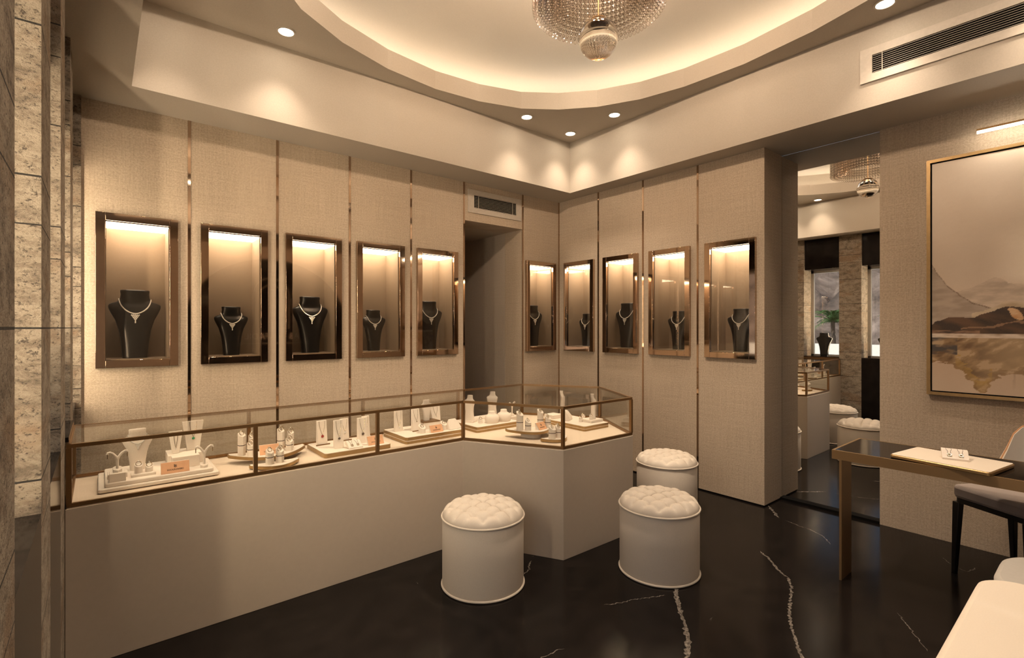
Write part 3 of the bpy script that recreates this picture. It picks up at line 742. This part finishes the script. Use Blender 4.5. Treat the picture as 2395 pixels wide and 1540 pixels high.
# section two: crescents
tp = crescent('large back crescent tray in the second counter bay', .555, .965, 2.985, 3.20, ZF, .018, .045, -.03, .030)
pillar('tall hexagonal stand at the left of the large crescent', .615, 3.125, tp, .128, .020, True, 1, .2)
pillar('short hexagonal stand at the left of the large crescent', .652, 3.080, tp, .078, .019, True, 2, .2)
pillar('middle hexagonal stand at the left of the large crescent', .668, 3.130, tp, .110, .018, True, 2, .2)
card('copper name card on the large crescent tray', .742, 3.055, tp, .100, .050, .02, -.05)
pillar('tall hexagonal stand at the right of the large crescent', .815, 3.105, tp, .130, .020, True, 2, .2)
pillar('hexagonal stand at the right tip of the large crescent', .875, 3.125, tp, .108, .018, True, 2, .2)
pillar('short hexagonal stand at the right of the large crescent', .853, 3.070, tp, .074, .020, True, 2, .2)
tp = crescent('small front crescent tray in the second counter bay', .620, .872, 2.862, 2.975, ZF, .018, .012, -.02, .006)
pillar('left stand on the small front crescent', .712, 2.925, tp, .083, .021, True, 1, .2)
pillar('right stand on the small front crescent', .764, 2.928, tp, .083, .021, True, 2, .2)

# section three: gold edged tray with pendant stands
tp = tray_rect('gold edged tray in the third counter bay', 1.010, 2.935, 1.430, 3.270, ZF, .026)
plank('stand with a red stone, back left of the third tray', 1.080, 3.190, tp, .062, .150, .03, .05, True, .12, ('red', .42, M_RED, .009))
plank('tall stand with an oval stone, front of the third tray', 1.128, 3.035, tp, .056, .170, .03, .05, False, .12, ('oval', .40, M_BROWN, .008))
plank('stand with a round stone, middle back of the third tray', 1.235, 3.220, tp, .056, .140, .03, .05, True, .12, ('round', .42, M_SIL, .008))
plank('stand with a dark hexagon stone, right of the third tray', 1.300, 3.085, tp, .062, .158, .03, .05, False, .12, ('dark', .42, M_BROWN, .009))
plank('stand with a small drop, back right of the third tray', 1.372, 3.200, tp, .052, .145, .03, .05, True, .12, ('drop', .55, M_BROWN, .006))
def wave_stand(label, x, y, z, w, d, h, rz, gems):
    t = thing('wave_stand', label, 'jewellery stand', (x, y, z), rz, 'sloping pads for two necklaces')
    top = [(-d / 2 + d * k / 10, .009 + (h - .009) * (.5 - .5 * math.cos(math.pi * min(1, k / 8.0)))) for k in range(11)]
    MB().xprism([(-d / 2, 0)] + top + [(d / 2, h * .55), (d * .22, h * .35), (-d * .15, .004), (-d * .3, 0)], -w / 2, w / 2).build('pad', M_DISPLAY, t)
    def zf(q): 
        for (a, b), (c, e_) in zip(top[:-1], top[1:]):
            if a <= q <= c: return b + (e_ - b) * (q - a) / (c - a)
        return top[-1][1]
    for s_, gm, nm in ((-1, gems[0], 'left'), (1, gems[1], 'right')):
        n_ = thing('pendant_necklace', '%s necklace lying on the %s' % (nm, label), 'necklace', (x, y, z), rz, 'pendant necklaces on sloping pads')
        c = MB()
        for q in (-1, 1): c.tube([(s_ * w * .22 + q * w * .10 * (1 if k > 3 else .6), yy, zf(yy) + .001) for k, yy in enumerate([-d * .12 + (d * .50) * k / 8 for k in range(9)])], .0008, 5)
        c.build('chain', M_INK, n_); g = MB(); gx, gy = s_ * w * .22, -d * .2
        g.tube([(gx + w * .085 * math.cos(2 * math.pi * k / 14), gy + w * .06 * math.sin(2 * math.pi * k / 14), zf(gy + w * .06 * math.sin(2 * math.pi * k / 14)) + .0015) for k in range(14)], w * .018, 6, closed=True)
        for k in range(5): g.sphere((gx + (k - 2) * w * .04, gy - w * .09, zf(gy - w * .09) + .0015), w * .016, 6, 4)
        g.sphere((gx, gy, zf(gy) + .002), w * .03, 6, 4); g.build('pendant', gm, n_)
wave_stand('sloping pad at the front of the third tray', 1.205, 2.985, tp, .085, .07, .040, .05, (M_RING, M_RING))
card('copper name card at the right of the third tray', 1.345, 2.985, tp, .105, .052, .02, .05)

# section four: two-step gold tray
tp = tray_rect('stepped gold edged tray in the fourth counter bay', 1.540, 2.950, 2.010, 3.300, ZF, .044, True, 2)
plank('plain upright stand with a long chain, fourth tray', 1.600, 3.180, tp, .060, .145, .025, .05, False, .06, ('long', .22, M_SIL, .005))
plank('slanted stand with a bar necklace, fourth tray', 1.705, 3.120, tp, .062, .150, .04, .05, True, .22, ('bar', .45, M_RING, .004))
t = thing('display_box', 'wood topped riser box on the fourth tray', 'box', (1.825, 3.16, tp))
MB().box(-.065, -.05, 0, .065, .05, .046).build('body', M_DISPLAY, t); MB().box(-.067, -.052, .046, .067, .052, .052).build('top', M_BRONZE, t)
wbust('white bust with an earring card on the wood topped box', 1.815, 3.17, tp + .0522, .30, .1)
plank('broad leaning stand at the back right of the fourth tray', 1.920, 3.215, tp, .062, .148, .04, .0, False, .25, ('thin', .45, M_SIL, .004), .085)
ring_block('ring block at the front left of the fourth tray', 1.695, 3.020, tp, .050, .024, .1)
card('copper name card on the fourth tray', 1.790, 2.990, tp, .100, .046, .02, .06)
ring_block('ring block at the front right of the fourth tray', 1.872, 3.030, tp, .050, .022, .1)
t = thing('jewellery_pouch', 'soft cream pyramid pouch at the right of the fourth tray', 'pouch', (1.945, 3.020, tp), .1)
MB().loft([[(-.055, -.035, 0), (.055, -.035, 0), (.055, .03, 0), (-.055, .03, 0)], [(-.045, -.012, .035), (.045, -.012, .035), (.045, .022, .035), (-.045, .022, .035)], [(-.03, .012, .066), (.03, .012, .066), (.03, .02, .066), (-.03, .02, .066)]]).build('body', M_DISPLAY, t, bevel=.004)

# section five: left tray of the angular end
tp = tray_rect('gold edged tray at the left of the angular counter end', 2.105, 2.950, 2.505, 3.300, ZF, .040, True, 2)
curved_stand('curved bust at the left of the angular counter end', 2.190, 3.165, tp, .204, .062, -1.1)
ring_block('small ring cone beside the curved left bust', 2.225, 3.075, tp, .036, .016)
low_bust('left one of the two low neck busts', 2.300, 3.030, tp, .95, -.5); low_bust('right one of the two low neck busts', 2.415, 3.030, tp, .98, -.5)
o = MB().box(2.20, 3.19, tp, 2.50, 3.285, tp + .012).build('display_block', M_DISPLAY, bevel=.001); tag(o, 'flat cream riser at the back of the angular end tray', 'block')
curved_stand('tall curved bust before the dark passage', 2.46, 3.235, tp + .0122, .190, .062, -.9, False)
o = MB().box(2.56, 3.14, ZF, 2.68, 3.22, ZF + .036).build('display_block', M_DISPLAY, bevel=.002); tag(o, 'low cream block right of the tall curved bust', 'block')
earring_tree('thin earring stand behind the round crescent', 2.62, 3.18, ZF + .0363, .115, .2)

# centre crescent and small front crescent
tp = crescent('gold rimmed crescent tray in the middle of the angular end', 2.165, 2.505, 2.500, 2.700, ZF, .018, .03, -.28, .036)
pillar('tall stand at the left of the middle crescent', 2.232, 2.625, tp, .132, .024, False, 2, .2)
pillar('short stand at the left of the middle crescent', 2.275, 2.588, tp, .080, .022, False, 1, .2)
card('copper name card on the middle crescent', 2.375, 2.560, tp, .085, .046, .03, .15)
pillar('tall stand at the right of the middle crescent', 2.412, 2.612, tp, .130, .022, False, 2, .2)
pillar('short stand at the right of the middle crescent', 2.450, 2.575, tp, .086, .021, False, 2, .2)
tp = crescent('small crescent tray by the front corner post', 2.262, 2.462, 2.345, 2.440, ZF, .020, .010, -.2, .004)
pillar('left stand on the corner crescent', 2.325, 2.402, tp, .086, .024, False, 1, .2)
pillar('right stand on the corner crescent', 2.378, 2.396, tp, .084, .022, False, 2, .2)

# right tray
tp = tray_rect('gold edged tray at the right of the angular counter end', 2.740, 2.490, 3.020, 2.975, ZF, .036, True, 2)
o = MB().box(2.875, 2.545, tp, 3.010, 2.66, tp + .020).build('display_block', M_DISPLAY, bevel=.0015); tag(o, 'cream plinth under the curved bust of the right tray', 'block')
curved_stand('curved bust on the plinth of the right tray', 2.955, 2.605, tp + .0203, .190, .058, .9, False)
curved_stand('curved bust at the back of the right tray', 2.930, 2.915, tp, .206, .058, .8)
ring_block('small ring cone at the front of the right tray plinth', 2.905, 2.575, tp + .0203, .034, .014)
ring_block('small ring cone behind the right tray plinth', 2.955, 2.700, tp, .036, .014)
ring_block('small ring cone at the left of the right tray', 2.860, 2.640, tp, .030, .014)
t = thing('folded_stand', 'folded cream display shape in the middle of the right tray', 'jewellery stand', (2.835, 2.760, tp), .5)
MB().loft([[(-.05, -.03, 0), (.05, -.03, 0), (.05, .03, 0), (-.05, .03, 0)], [(-.055, -.034, .03), (.06, -.02, .03), (.055, .034, .03), (-.05, .03, .03)], [(-.045, .0, .075), (.05, .01, .070), (.045, .028, .072), (-.04, .025, .076)]]).build('body', M_DISPLAY, t, bevel=.003)
o = MB().box(2.770, 2.850, tp, 2.875, 2.955, tp + .030).build('display_block', M_DISPLAY, bevel=.002); tag(o, 'cream block at the back left of the right tray', 'block')

# ------------------------------------------------------------------ tufted stools
def stool(label, x, y, rz):
    t = thing('tufted_stool', label, 'stool', (x, y, 0), rz, 'round tufted stools'); r, hs = .231, .386
    if 'stool' not in CNT:
        b = MB().lathe([(r - .006, .004), (r - .002, .012), (r, .03), (r, .2), (r, hs - .006), (r - .004, hs)], 72).mesh('body', M_LEATHER)
        n = 128; c = MB(); rings = []
        radii = [1.0] + [1 - .0035 * k * k for k in range(1, 5)] + [.93 - .022 * k for k in range(0, 42)]
        pch = .075
        for q in radii:
            if q < .005: break
            rg = []
            for i in range(n):
                a = 2 * math.pi * i / n; X, Y = r * q * math.cos(a), r * q * math.sin(a)
                u, v = (X + Y) / math.sqrt(2), (X - Y) / math.sqrt(2)
                dome = .060 * (1 - q ** 7) ** .5 + .022 * (1 - q * q)
                su, sv = abs(math.sin(math.pi * u / pch)), abs(math.sin(math.pi * v / pch))
                bul = (su * sv) ** .36
                edge = max(0, min(1, (.995 - q) / .13)); z = hs + dome - edge * .022 * (1 - bul)
                # pinch at the buttons
                du = (u / pch - round(u / pch)) * pch; dv = (v / pch - round(v / pch)) * pch
                z -= .012 * math.exp(-(du * du + dv * dv) / .00010) * edge
                rg.append((X, Y, z))
            rings.append(rg)
        cm = c.loft(rings).mesh('cushion', M_LEATHER, angle=70)
        pm = MB().tube([((r + .002) * math.cos(2 * math.pi * i / 72), (r + .002) * math.sin(2 * math.pi * i / 72), hs + .001) for i in range(72)], .0055, 8, closed=True).mesh('piping', M_LEATHER)
        pb = MB().tube([((r + .001) * math.cos(2 * math.pi * i / 72), (r + .001) * math.sin(2 * math.pi * i / 72), .008) for i in range(72)], .0065, 8, closed=True).mesh('piping', M_LEATHER)
        bt = MB().sphere((0, 0, 0), .0075, 8, 6, sq=(1, 1, .5)).mesh('button', M_LEATHER)
        spots = []
        for i in range(-6, 7):
            for j in range(-6, 7):
                u, v = i * pch, j * pch; X, Y = (u + v) / math.sqrt(2), (u - v) / math.sqrt(2); q = math.hypot(X, Y) / r
                if q < .86:
                    edge = 1; spots.append((X, Y, hs + .060 * (1 - q ** 7) ** .5 + .022 * (1 - q * q) - edge * .034 + .003))
        CNT['stool'] = (b, cm, pm, pb, bt, spots)
    b, cm, pm, pb, bt, spots = CNT['stool']
    obj('body', b, t); cu_ = obj('cushion', cm, t); obj('piping', pm, t); obj('piping', pb, t)
    for sp in spots: o = obj('button', bt, cu_); o.location = sp
stool('ivory tufted stool nearest the long counter front', 1.690, 2.311, .94)
stool('ivory tufted stool standing in front of another stool, nearest the camera', 2.597, 1.764, .60)
stool('ivory tufted stool half hidden behind another, against the right wall', 3.485, 2.295, .58)

# ------------------------------------------------------------------ table, tray and sloping pad
T = thing('side_table', 'bronze table with a black marble top below the painting', 'table', (3.285, 1.066, 0))
zt = .742; L = 1.30
f = MB(); f.box(0, -L, zt - .052, .012, 0, zt); f.box(.468, -L, zt - .052, .48, 0, zt); f.box(.012, -.012, zt - .052, .468, 0, zt); f.box(.012, -L, zt - .052, .468, -L + .012, zt)
f.build('apron', M_TABLE, T, flat=True)
MB().box(.0125, -L + .0125, zt - .03, .4675, -.0125, zt - .0005).build('top', M_MARB, T, flat=True)
MB().box(0, -.050, 0, .165, -.038, zt - .0522).build('leg', M_TABLE, T, flat=True); MB().box(0, -L + .038, 0, .165, -L + .050, zt - .0522).build('leg', M_TABLE, T, flat=True)
t = thing('presentation_tray', 'cream presentation tray with bronze edge on the marble table', 'tray', (3.448, .568, zt + .0002), R(-9.5))
MB().prism(rrect(-.162, -.208, .162, .208, .016), 0, .020).build('edge', M_GOLD, t, bevel=.005)
MB().prism(rrect(-.157, -.203, .157, .203, .013), .0195, .0215).build('pad', M_CREAM, t)
wave_stand('sloping pad on the cream presentation tray', 3.452, .550, zt + .0219, .105, .085, .045, R(-75), (M_RING, M_RING))

# ------------------------------------------------------------------ scoop chairs
def chair(label, x, y, rz, seat_top=.525, light=False, fy=-.20, sf=-.245):
    """front is local -y; the U shaped back wraps behind the seat"""
    t = thing('scoop_chair', label, 'chair', (x, y, 0), rz, 'scoop back chairs'); hw, by = .235, .25
    path = [(-hw, fy + (by - .18 - fy) * k / 8) for k in range(8)] + [(-(hw - .16) - .16 * math.cos(a), by - .18 + .18 * math.sin(a)) for a in [math.pi / 2 * k / 8 for k in range(9)]]
    path += [(-path[-1][0] * (1 - 2 * k / 4) * -1 if False else path[-1][0] + (0 - path[-1][0]) * k / 3, by) for k in range(1, 4)]
    path += [(-a, b) for a, b in path[::-1][1:]]
    D = [0]
    for p0, p1 in zip(path[:-1], path[1:]): D.append(D[-1] + math.hypot(p1[0] - p0[0], p1[1] - p0[1]))
    Lt = D[-1]
    def top(s):
        s = min(s, Lt - s); pr = [(0, .47), (.05, .53), (.10, .615), (.145, .71), (.175, .80), (.20, .845), (.235, .868), (.28, .876), (9, .876)]
        for (a, b), (c, d) in zip(pr[:-1], pr[1:]):
            if a <= s <= c: return b + (d - b) * (s - a) / (c - a)
    inn, out_, rim = [], [], []
    n_ = len(path)
    for i, (px, py) in enumerate(path):
        q0 = Vector(path[max(i - 1, 0)]); q1 = Vector(path[min(i + 1, n_ - 1)]); d = (q1 - q0).normalized(); nr = Vector((d.y, -d.x))
        tp_ = top(D[i]); rows_i, rows_o = [], []
        for k in range(7):
            z = .44 + (tp_ - .44) * k / 6; fl_ = .035 * (z - .44) / .43
            o_ = Vector((px, py)) - nr * fl_; i_ = o_ + nr * .028
            rows_o.append((o_.x, o_.y, z)); rows_i.append((i_.x, i_.y, z - (.004 if k == 6 else 0)))
        out_.append(rows_o); inn.append(rows_i); m_ = (Vector(rows_o[-1]) + Vector(rows_i[-1])) / 2; rim.append((m_.x, m_.y, m_.z + .003))
    mb = MB()
    for i in range(n_ - 1):
        for k in range(6):
            mb.add([out_[i][k], out_[i + 1][k], out_[i + 1][k + 1], out_[i][k + 1]], [(0, 1, 2, 3)], 0)
            mb.add([inn[i][k], inn[i + 1][k], inn[i + 1][k + 1], inn[i][k + 1]], [(3, 2, 1, 0)], 1)
        mb.add([out_[i][6], out_[i + 1][6], inn[i + 1][6], inn[i][6]], [(0, 1, 2, 3)], 0); mb.add([out_[i][0], out_[i + 1][0], inn[i + 1][0], inn[i][0]], [(3, 2, 1, 0)], 0)
    for i in (0, n_ - 1):
        for k in range(6): mb.add([out_[i][k], out_[i][k + 1], inn[i][k + 1], inn[i][k]], [(0, 1, 2, 3)], 0)
    mb.build('backrest', [M_CREAM, M_GREYL], t, angle=60, weld=.0004)
    MB().tube(rim, .0045, 8).build('piping', M_CREAM if light else M_PIPE, t)
    MB().prism(rrect(-.203, sf, .203, .20, .05), seat_top - .075, seat_top).build('seat', M_MAUVE, t, bevel=.018)
    MB().prism(rrect(-.195, sf + .01, .195, .19, .045), seat_top - .10, seat_top - .0755).build('seat_frame', M_LEGBLK, t)
    for sx in (-1, 1):
        for yy, dy in ((sf + .03, -.012), (.165, .03)):
            a = .019; b = .011; X = sx * .178
            MB().loft([[(X + q * b + sx * .012, yy + w * b + dy, 0) for q, w in ((-1, -1), (1, -1), (1, 1), (-1, 1))], [(X + q * a, yy + w * a, seat_top - .1005) for q, w in ((-1, -1), (1, -1), (1, 1), (-1, 1))]]).build('leg', M_LEGBLK, t, bevel=.003)
# behind the table, turned towards it
chair('grey seated chair with black legs between the table and the painting wall', 4.005, .345, math.atan2(.51, -.86) + math.pi / 2, fy=.03)
t = thing('upholstered_bench', 'cream upholstered bench cut off by the bottom right corner', 'bench', (2.20, .085, 0))
MB().prism(rrect(-.43, -.235, .43, .235, .10, 8), .03, .41).build('base', M_CREAM, t, bevel=.01)
MB().prism(rrect(-.46, -.26, .46, .26, .13, 10), .4105, .50).build('cushion', M_CREAM, t, bevel=.022)
for sx in (-1, 1):
    for sy in (-1, 1): MB().prism(rrect(sx * .36 - .02, sy * .17 - .02, sx * .36 + .02, sy * .17 + .02, .01, 3), 0, .0298).build('foot', M_LEGBLK, t)
t = thing('low_ottoman', 'low grey upholstered ottoman beyond the cream bench, half under the table', 'stool', (3.00, .055, 0))
MB().prism(rrect(-.26, -.24, .26, .24, .16, 10), .03, .34).build('base', M_GREYL, t, bevel=.01)
MB().prism(rrect(-.29, -.285, .29, .285, .22, 14), .3405, .42).build('cushion', M_GREYL, t, bevel=.02)
for sx in (-1, 1):
    for sy in (-1, 1): MB().prism(rrect(sx * .16 - .02, sy * .15 - .02, sx * .16 + .02, sy * .15 + .02, .01, 3), 0, .0298).build('foot', M_LEGBLK, t)

# ------------------------------------------------------------------ painting and picture light
PY0, PY1, PZ0, PZ1 = -.36, .849, .993, 2.598
PT = thing('framed_painting', 'large framed abstract landscape painting on the right wall', 'painting', (XR, 0, 0))
f = MB(); x0, x1 = -.042, 0; w = .020
f.box(x0, PY0, PZ0, x1, PY0 + w, PZ1); f.box(x0, PY1 - w, PZ0, x1, PY1, PZ1); f.box(x0, PY0 + w, PZ0, x1, PY1 - w, PZ0 + w); f.box(x0, PY0 + w, PZ1 - w, x1, PY1 - w, PZ1)
f.build('frame', M_GOLD, PT, flat=True)
MB().box(-.02, PY0 + w, PZ0 + w, -.002, PY1 - w, PZ1 - w).build('shadow_gap', M_DARK, PT, flat=True)
g = .008; cy0, cy1, cz0, cz1 = PY0 + w + g, PY1 - w - g, PZ0 + w + g, PZ1 - w - g
NU, NV = 260, 340; vs = []; fs = []; cols = []
def lerp(a, b, t): t = max(0, min(1, t)); return tuple(x + (y - x) * t for x, y in zip(a, b))
def sm(a, b, x): t = max(0, min(1, (x - a) / (b - a))); return t * t * (3 - 2 * t)
def fb(x, y, s=1.0, o=4): return noise.fractal(Vector((x * s, y * s, 3.1)), 1.0, 2.1, o)
def paint(u, z):      # u: metres from the left edge as seen, z: height
    n1, n2, n3 = fb(u, z, 4), fb(u + 7, z * 3, 9), fb(u * 1.0 + 3, z * 5, 14, 5)
    c = lerp((.58, .475, .375), (.74, .63, .52), sm(1.75, 2.5, z) + .25 * n1)
    c = lerp(c, (.86, .75, .62), sm(.22, .5, u) * sm(1.66, 1.8, z) * (1 - sm(1.95, 2.15, z)))
    def hill(pts):
        for (a, b), (d, e_) in zip(pts[:-1], pts[1:]):
            if a <= u <= d: return b + (e_ - b) * (u - a) / (d - a)
        return pts[-1][1]
    far = hill([(0, 1.66), (.1, 1.68), (.2, 1.71), (.31, 1.77), (.4, 1.72), (.5, 1.70), (.62, 1.74), (.8, 1.67), (1.3, 1.72)]) + .012 * n2
    if z < far: c = lerp((.43, .345, .27), (.60, .49, .39), .55 + 1.1 * n2 - (z - 1.64) * 3)
    near = hill([(0, 1.88), (.03, 1.82), (.08, 1.73), (.2, 1.62), (.33, 1.56), (.45, 1.54), (1.3, 1.53)]) + .008 * n2
    if z < near: c = lerp((.33, .26, .205), (.43, .345, .275), .5 + 1.2 * n2)
    if near > z > near - .007: c = (.20, .14, .10)
    dk = hill([(0, 1.47), (.10, 1.525), (.2, 1.515), (.3, 1.55), (.36, 1.59), (.42, 1.585), (.5, 1.55), (.62, 1.50), (.8, 1.47), (1.3, 1.5)]) + .015 * n2
    if z < dk + .025 and u > .2 and z > dk: c = lerp((.42, .32, .21), (.60, .49, .36), .5 + n2)
    if z < dk:
        w1 = fb(u * .8 + 2, z * 2.2 + u * .9, 5, 5)
        c = lerp((.028, .014, .008), (.11, .055, .026), .35 + 1.3 * w1)
        ridge_ = hill([(0, 1.43), (.12, 1.44), (.3, 1.46), (.45, 1.49), (.6, 1.47), (1.3, 1.45)]) + .02 * n2
        if abs(z - ridge_) < .006 and u > .15: c = lerp(c, (.34, .20, .11), .6)
        if ((u - .405) / .035) ** 2 + ((z - 1.545 + (u - .4) * .8) / .028) ** 2 < 1 + n2: c = lerp((.48, .24, .09), (.62, .42, .25), .5 + n3)
        if u < .24 and 1.405 < z < 1.435: c = lerp(c, (.30, .17, .10), .5 + n3)
    if 1.385 < z < 1.41: c = lerp((.66, .55, .45), (.35, .25, .17), n3 + .2)
    if z <= 1.385:
        w2 = fb(u * 1.4 + 5, z * 2.6 - u * 1.1, 7, 5)
        low = hill([(0, 1.215), (.05, 1.20), (.1, 1.205), (.16, 1.155), (.205, 1.09), (.235, 1.035), (.265, 1.03), (.29, 1.09), (.33, 1.15), (.42, 1.175), (.5, 1.19), (.62, 1.24), (.8, 1.27), (1.3, 1.25)]) + .035 * n2 + .02 * n3
        c = lerp((.56, .43, .32), (.47, .335, .235), sm(1.0, 1.25, z) * .5 + .3 * n1)
        if z > low:
            c = lerp((.13, .07, .03), (.36, .235, .12), .5 + 1.5 * w2); c = lerp(c, (.43, .31, .185), sm(.12, .42, u) * .65)
            if w2 > .25: c = lerp(c, (.52, .38, .25), .5)
            if u < .13 and z > 1.27: c = lerp(c, (.05, .043, .042), max(0, min(1, .5 + 2 * n2)))
            if z < low + .07 and .12 < u < .30: c = lerp(c, (.42, .26, .07), .55 + .6 * n2)
            if z < low + .025: c = lerp(c, (.22, .12, .05), .4)
        elif abs(u - .40 - .02 * n1) < .006 or abs(u - .47 + .02 * n2) < .008 or abs(u - .525 + .02 * n1) < .006: c = lerp(c, (.33, .24, .165), max(0, min(1, (z - 1.05) * 7)) * .7)
    return c
for j in range(NV + 1):
    for i in range(NU + 1):
        yy = cy1 - (cy1 - cy0) * i / NU; zz = cz0 + (cz1 - cz0) * j / NV
        vs.append((-.030 - .0003 * fb(yy, zz, 40, 3), yy, zz)); cols.append(paint(cy1 - yy, zz))
fs = [(j * (NU + 1) + i, j * (NU + 1) + i + 1, (j + 1) * (NU + 1) + i + 1, (j + 1) * (NU + 1) + i) for j in range(NV) for i in range(NU)]
me = bpy.data.meshes.new('canvas'); me.from_pydata(vs, [], fs); at = me.color_attributes.new('paint', 'FLOAT_COLOR', 'POINT')
at.data.foreach_set('color', [q for c in cols for q in (max(0, c[0]), max(0, c[1]), max(0, c[2]), 1.0)]); me.shade_smooth()
m = NT('oil_paint'); m.set(Roughness=.55); ca = m.n('ShaderNodeVertexColor', layer_name='paint'); fz = m.noise(m.coord((1, 1, 1)), 220, 3)
m.base(m.mix(m.math('MULTIPLY', fz, .12), ca.outputs[0], (.25, .19, .14))); me.materials.append(m.m)
obj('canvas', me, PT)
MB().box(-.0265, cy0, cz0, -.0201, cy1, cz1).build('stretcher', M_DISPLAY, PT, flat=True)
PL = thing('picture_light', 'slim glowing picture light above the painting', 'lamp', (XR, .245, 2.692))
MB().box(-.150, -.335, .004, -.128, .335, .016).build('housing', M_BRONZE, PL, flat=True)
MB().tube([(-.139, -.333, -.004), (-.139, .333, -.004)], .0078, 12).build('tube', M_TUBE, PL)
for yy in (-.12, .12): MB().tube([(0, yy, .03), (-.10, yy, .03), (-.135, yy, .016)], .005, 8).build('arm', M_BRONZE, PL)

# ------------------------------------------------------------------ crystal chandelier
CH = thing('crystal_chandelier', 'round crystal bead chandelier with a glass ball below it', 'chandelier', (2.140, 1.843, 0))
MB().lathe([(.10, ZD - .04), (.365, ZD - .035), (.372, ZD - .015), (.365, ZD - .001), (.10, ZD - .001)], 64).build('canopy', M_BRONZE, CH)
zb_, zt_ = 3.222, ZD - .037; step = .0300; nb = int((zt_ - zb_) / step)
sm_ = MB()
for k in range(nb + 1): sm_.sphere((0, 0, zb_ + .014 + k * step), .0112, 10, 8, sq=(1, 1, 1.28))
strand = sm_.mesh('bead_strand', M_BEAD, angle=80)
for i in range(84):
    a = 2 * math.pi * i / 84; o = obj('bead_strand', strand, CH); o.location = (.358 * math.cos(a), .358 * math.sin(a), 0)
inn = MB()
for rr, cnt, up_ in ((.328, 78, .000), (.298, 70, .010), (.262, 62, .018), (.222, 52, .026)):
    for i in range(cnt):
        a = 2 * math.pi * (i + .5 * (cnt % 5)) / cnt
        for k in range(nb - 1): inn.octa((rr * math.cos(a), rr * math.sin(a), zb_ + .014 + up_ + k * step), .0125)
o = inn.build('bead_curtain', M_BEAD, CH, flat=True); o['kind'] = 'stuff'
GL = MB().sphere((0, 0, 3.052), .107, 64, 40).build('globe', M_CRYS, CH)
MB().lathe([(.030, 3.153), (.045, 3.157), (.045, 3.160), (.004, 3.164), (.004, ZD - .045)], 24).build('globe_rod', M_BRONZE, CH)
MB().lathe([(.109, 3.052), (.109, 3.061), (.1078, 3.061), (.1078, 3.052), (.109, 3.052)], 64, cap=False).build('globe_band', M_CHROME, GL)
MB().lathe([(.1085 * math.cos(R(a)), 3.052 + .1085 * math.sin(R(a))) for a in (38, 46, 54, 62, 70, 78, 86)], 64, cap=False).build('globe_cap', M_CHROME, GL)
for k in range(4):  # unseen point lights added inside the beads to fill the room
    a = R(45 + 90 * k)
    ld = bpy.data.lights.new('chandelier_fill', 'POINT'); ld.energy = CHAND_W; ld.color = WARM; ld.shadow_soft_size = .022
    lo = bpy.data.objects.new('chandelier_fill', ld); COL.objects.link(lo); lo.parent = CH; lo.location = (.11 * math.cos(a), .11 * math.sin(a), 3.58)

# ------------------------------------------------------------------ outside the windows
struct(MB().box(-60, -40, -.35, -.56, 70, -.30).build('ground', M_PAVE, flat=True))
tag(MB().box(-6.2, 1.0, -.30, -6.0, 12, 1.02).build('garden_wall', M_PWHITE), 'low white wall outside the windows', 'wall')
NX, NY = 60, 60; vs = []
for j in range(NY):
    for i in range(NX):
        yy = -10 + 70 * i / (NX - 1); t_ = j / (NY - 1); xx = -22 - 16 * t_
        ridge = 11.0 + 2.2 * math.sin(yy * .19 + 1.2) - .16 * max(0, yy - 14)
        h = -.4 + ridge * sm(0, 1, t_) + 2.4 * noise.fractal(Vector((xx * .22, yy * .22, 0)), .9, 2.1, 5) * sm(0, .25, t_)
        vs.append((xx + .8 * noise.noise(Vector((yy * .5, t_ * 9, 2))), yy, h))
me = bpy.data.meshes.new('rocky_mountain'); me.from_pydata(vs, [], [(j * NX + i, j * NX + i + 1, (j + 1) * NX + i + 1, (j + 1) * NX + i) for j in range(NY - 1) for i in range(NX - 1)])
me.materials.append(M_ROCK); tag(obj('rocky_mountain', me), 'brown rocky mountain outside the windows', 'mountain')
def palm(label, x, y, h, sp, seed):
    rnd = random.Random(seed); t = thing('palm_tree', label, 'palm', (x, y, -.30), 0, 'palms outside the windows')
    MB().tube([(.05 * math.sin(k), .0, h * k / 8) for k in range(9)], lambda q: .075 - .02 * q, 10).build('trunk', M_TRUNK, t)
    mb = MB()
    for k in range(26):
        az = k * 2.4 + rnd.uniform(-.2, .2); el = rnd.uniform(.25, 1.35); L_ = sp * rnd.uniform(.8, 1.1); pts = []
        for q in range(9):
            s_ = q / 8; rr = L_ * s_ * math.cos(el) * (1 + .1 * s_); zz = h - .05 + L_ * s_ * math.sin(el) - L_ * .55 * s_ * s_
            pts.append(Vector((rr * math.cos(az), rr * math.sin(az), zz)))
        side = Vector((-math.sin(az), math.cos(az), 0))
        for q in range(1, 9):
            for sd in (-1, 1):
                for w_ in (0, .5):
                    b_ = pts[q - 1].lerp(pts[q], w_); d_ = (pts[q] - pts[q - 1]).normalized(); tipp = b_ + side * sd * L_ * .20 * (1 - .55 * q / 8) + d_ * L_ * .16 + Vector((0, 0, -.05 * L_))
                    mb.add([b_ - d_ * .018, b_ + d_ * .018, tipp], [(0, 1, 2)])
        mb.tube(pts, .008, 4)
    mb.build('fronds', M_LEAF, t, flat=True)
palm('palm with drooping fronds outside the left mirrored window', -7.2, 5.20, 1.95, .85, 3)
palm('palm outside the right mirrored window', -7.6, 3.55, 2.0, .85, 5)
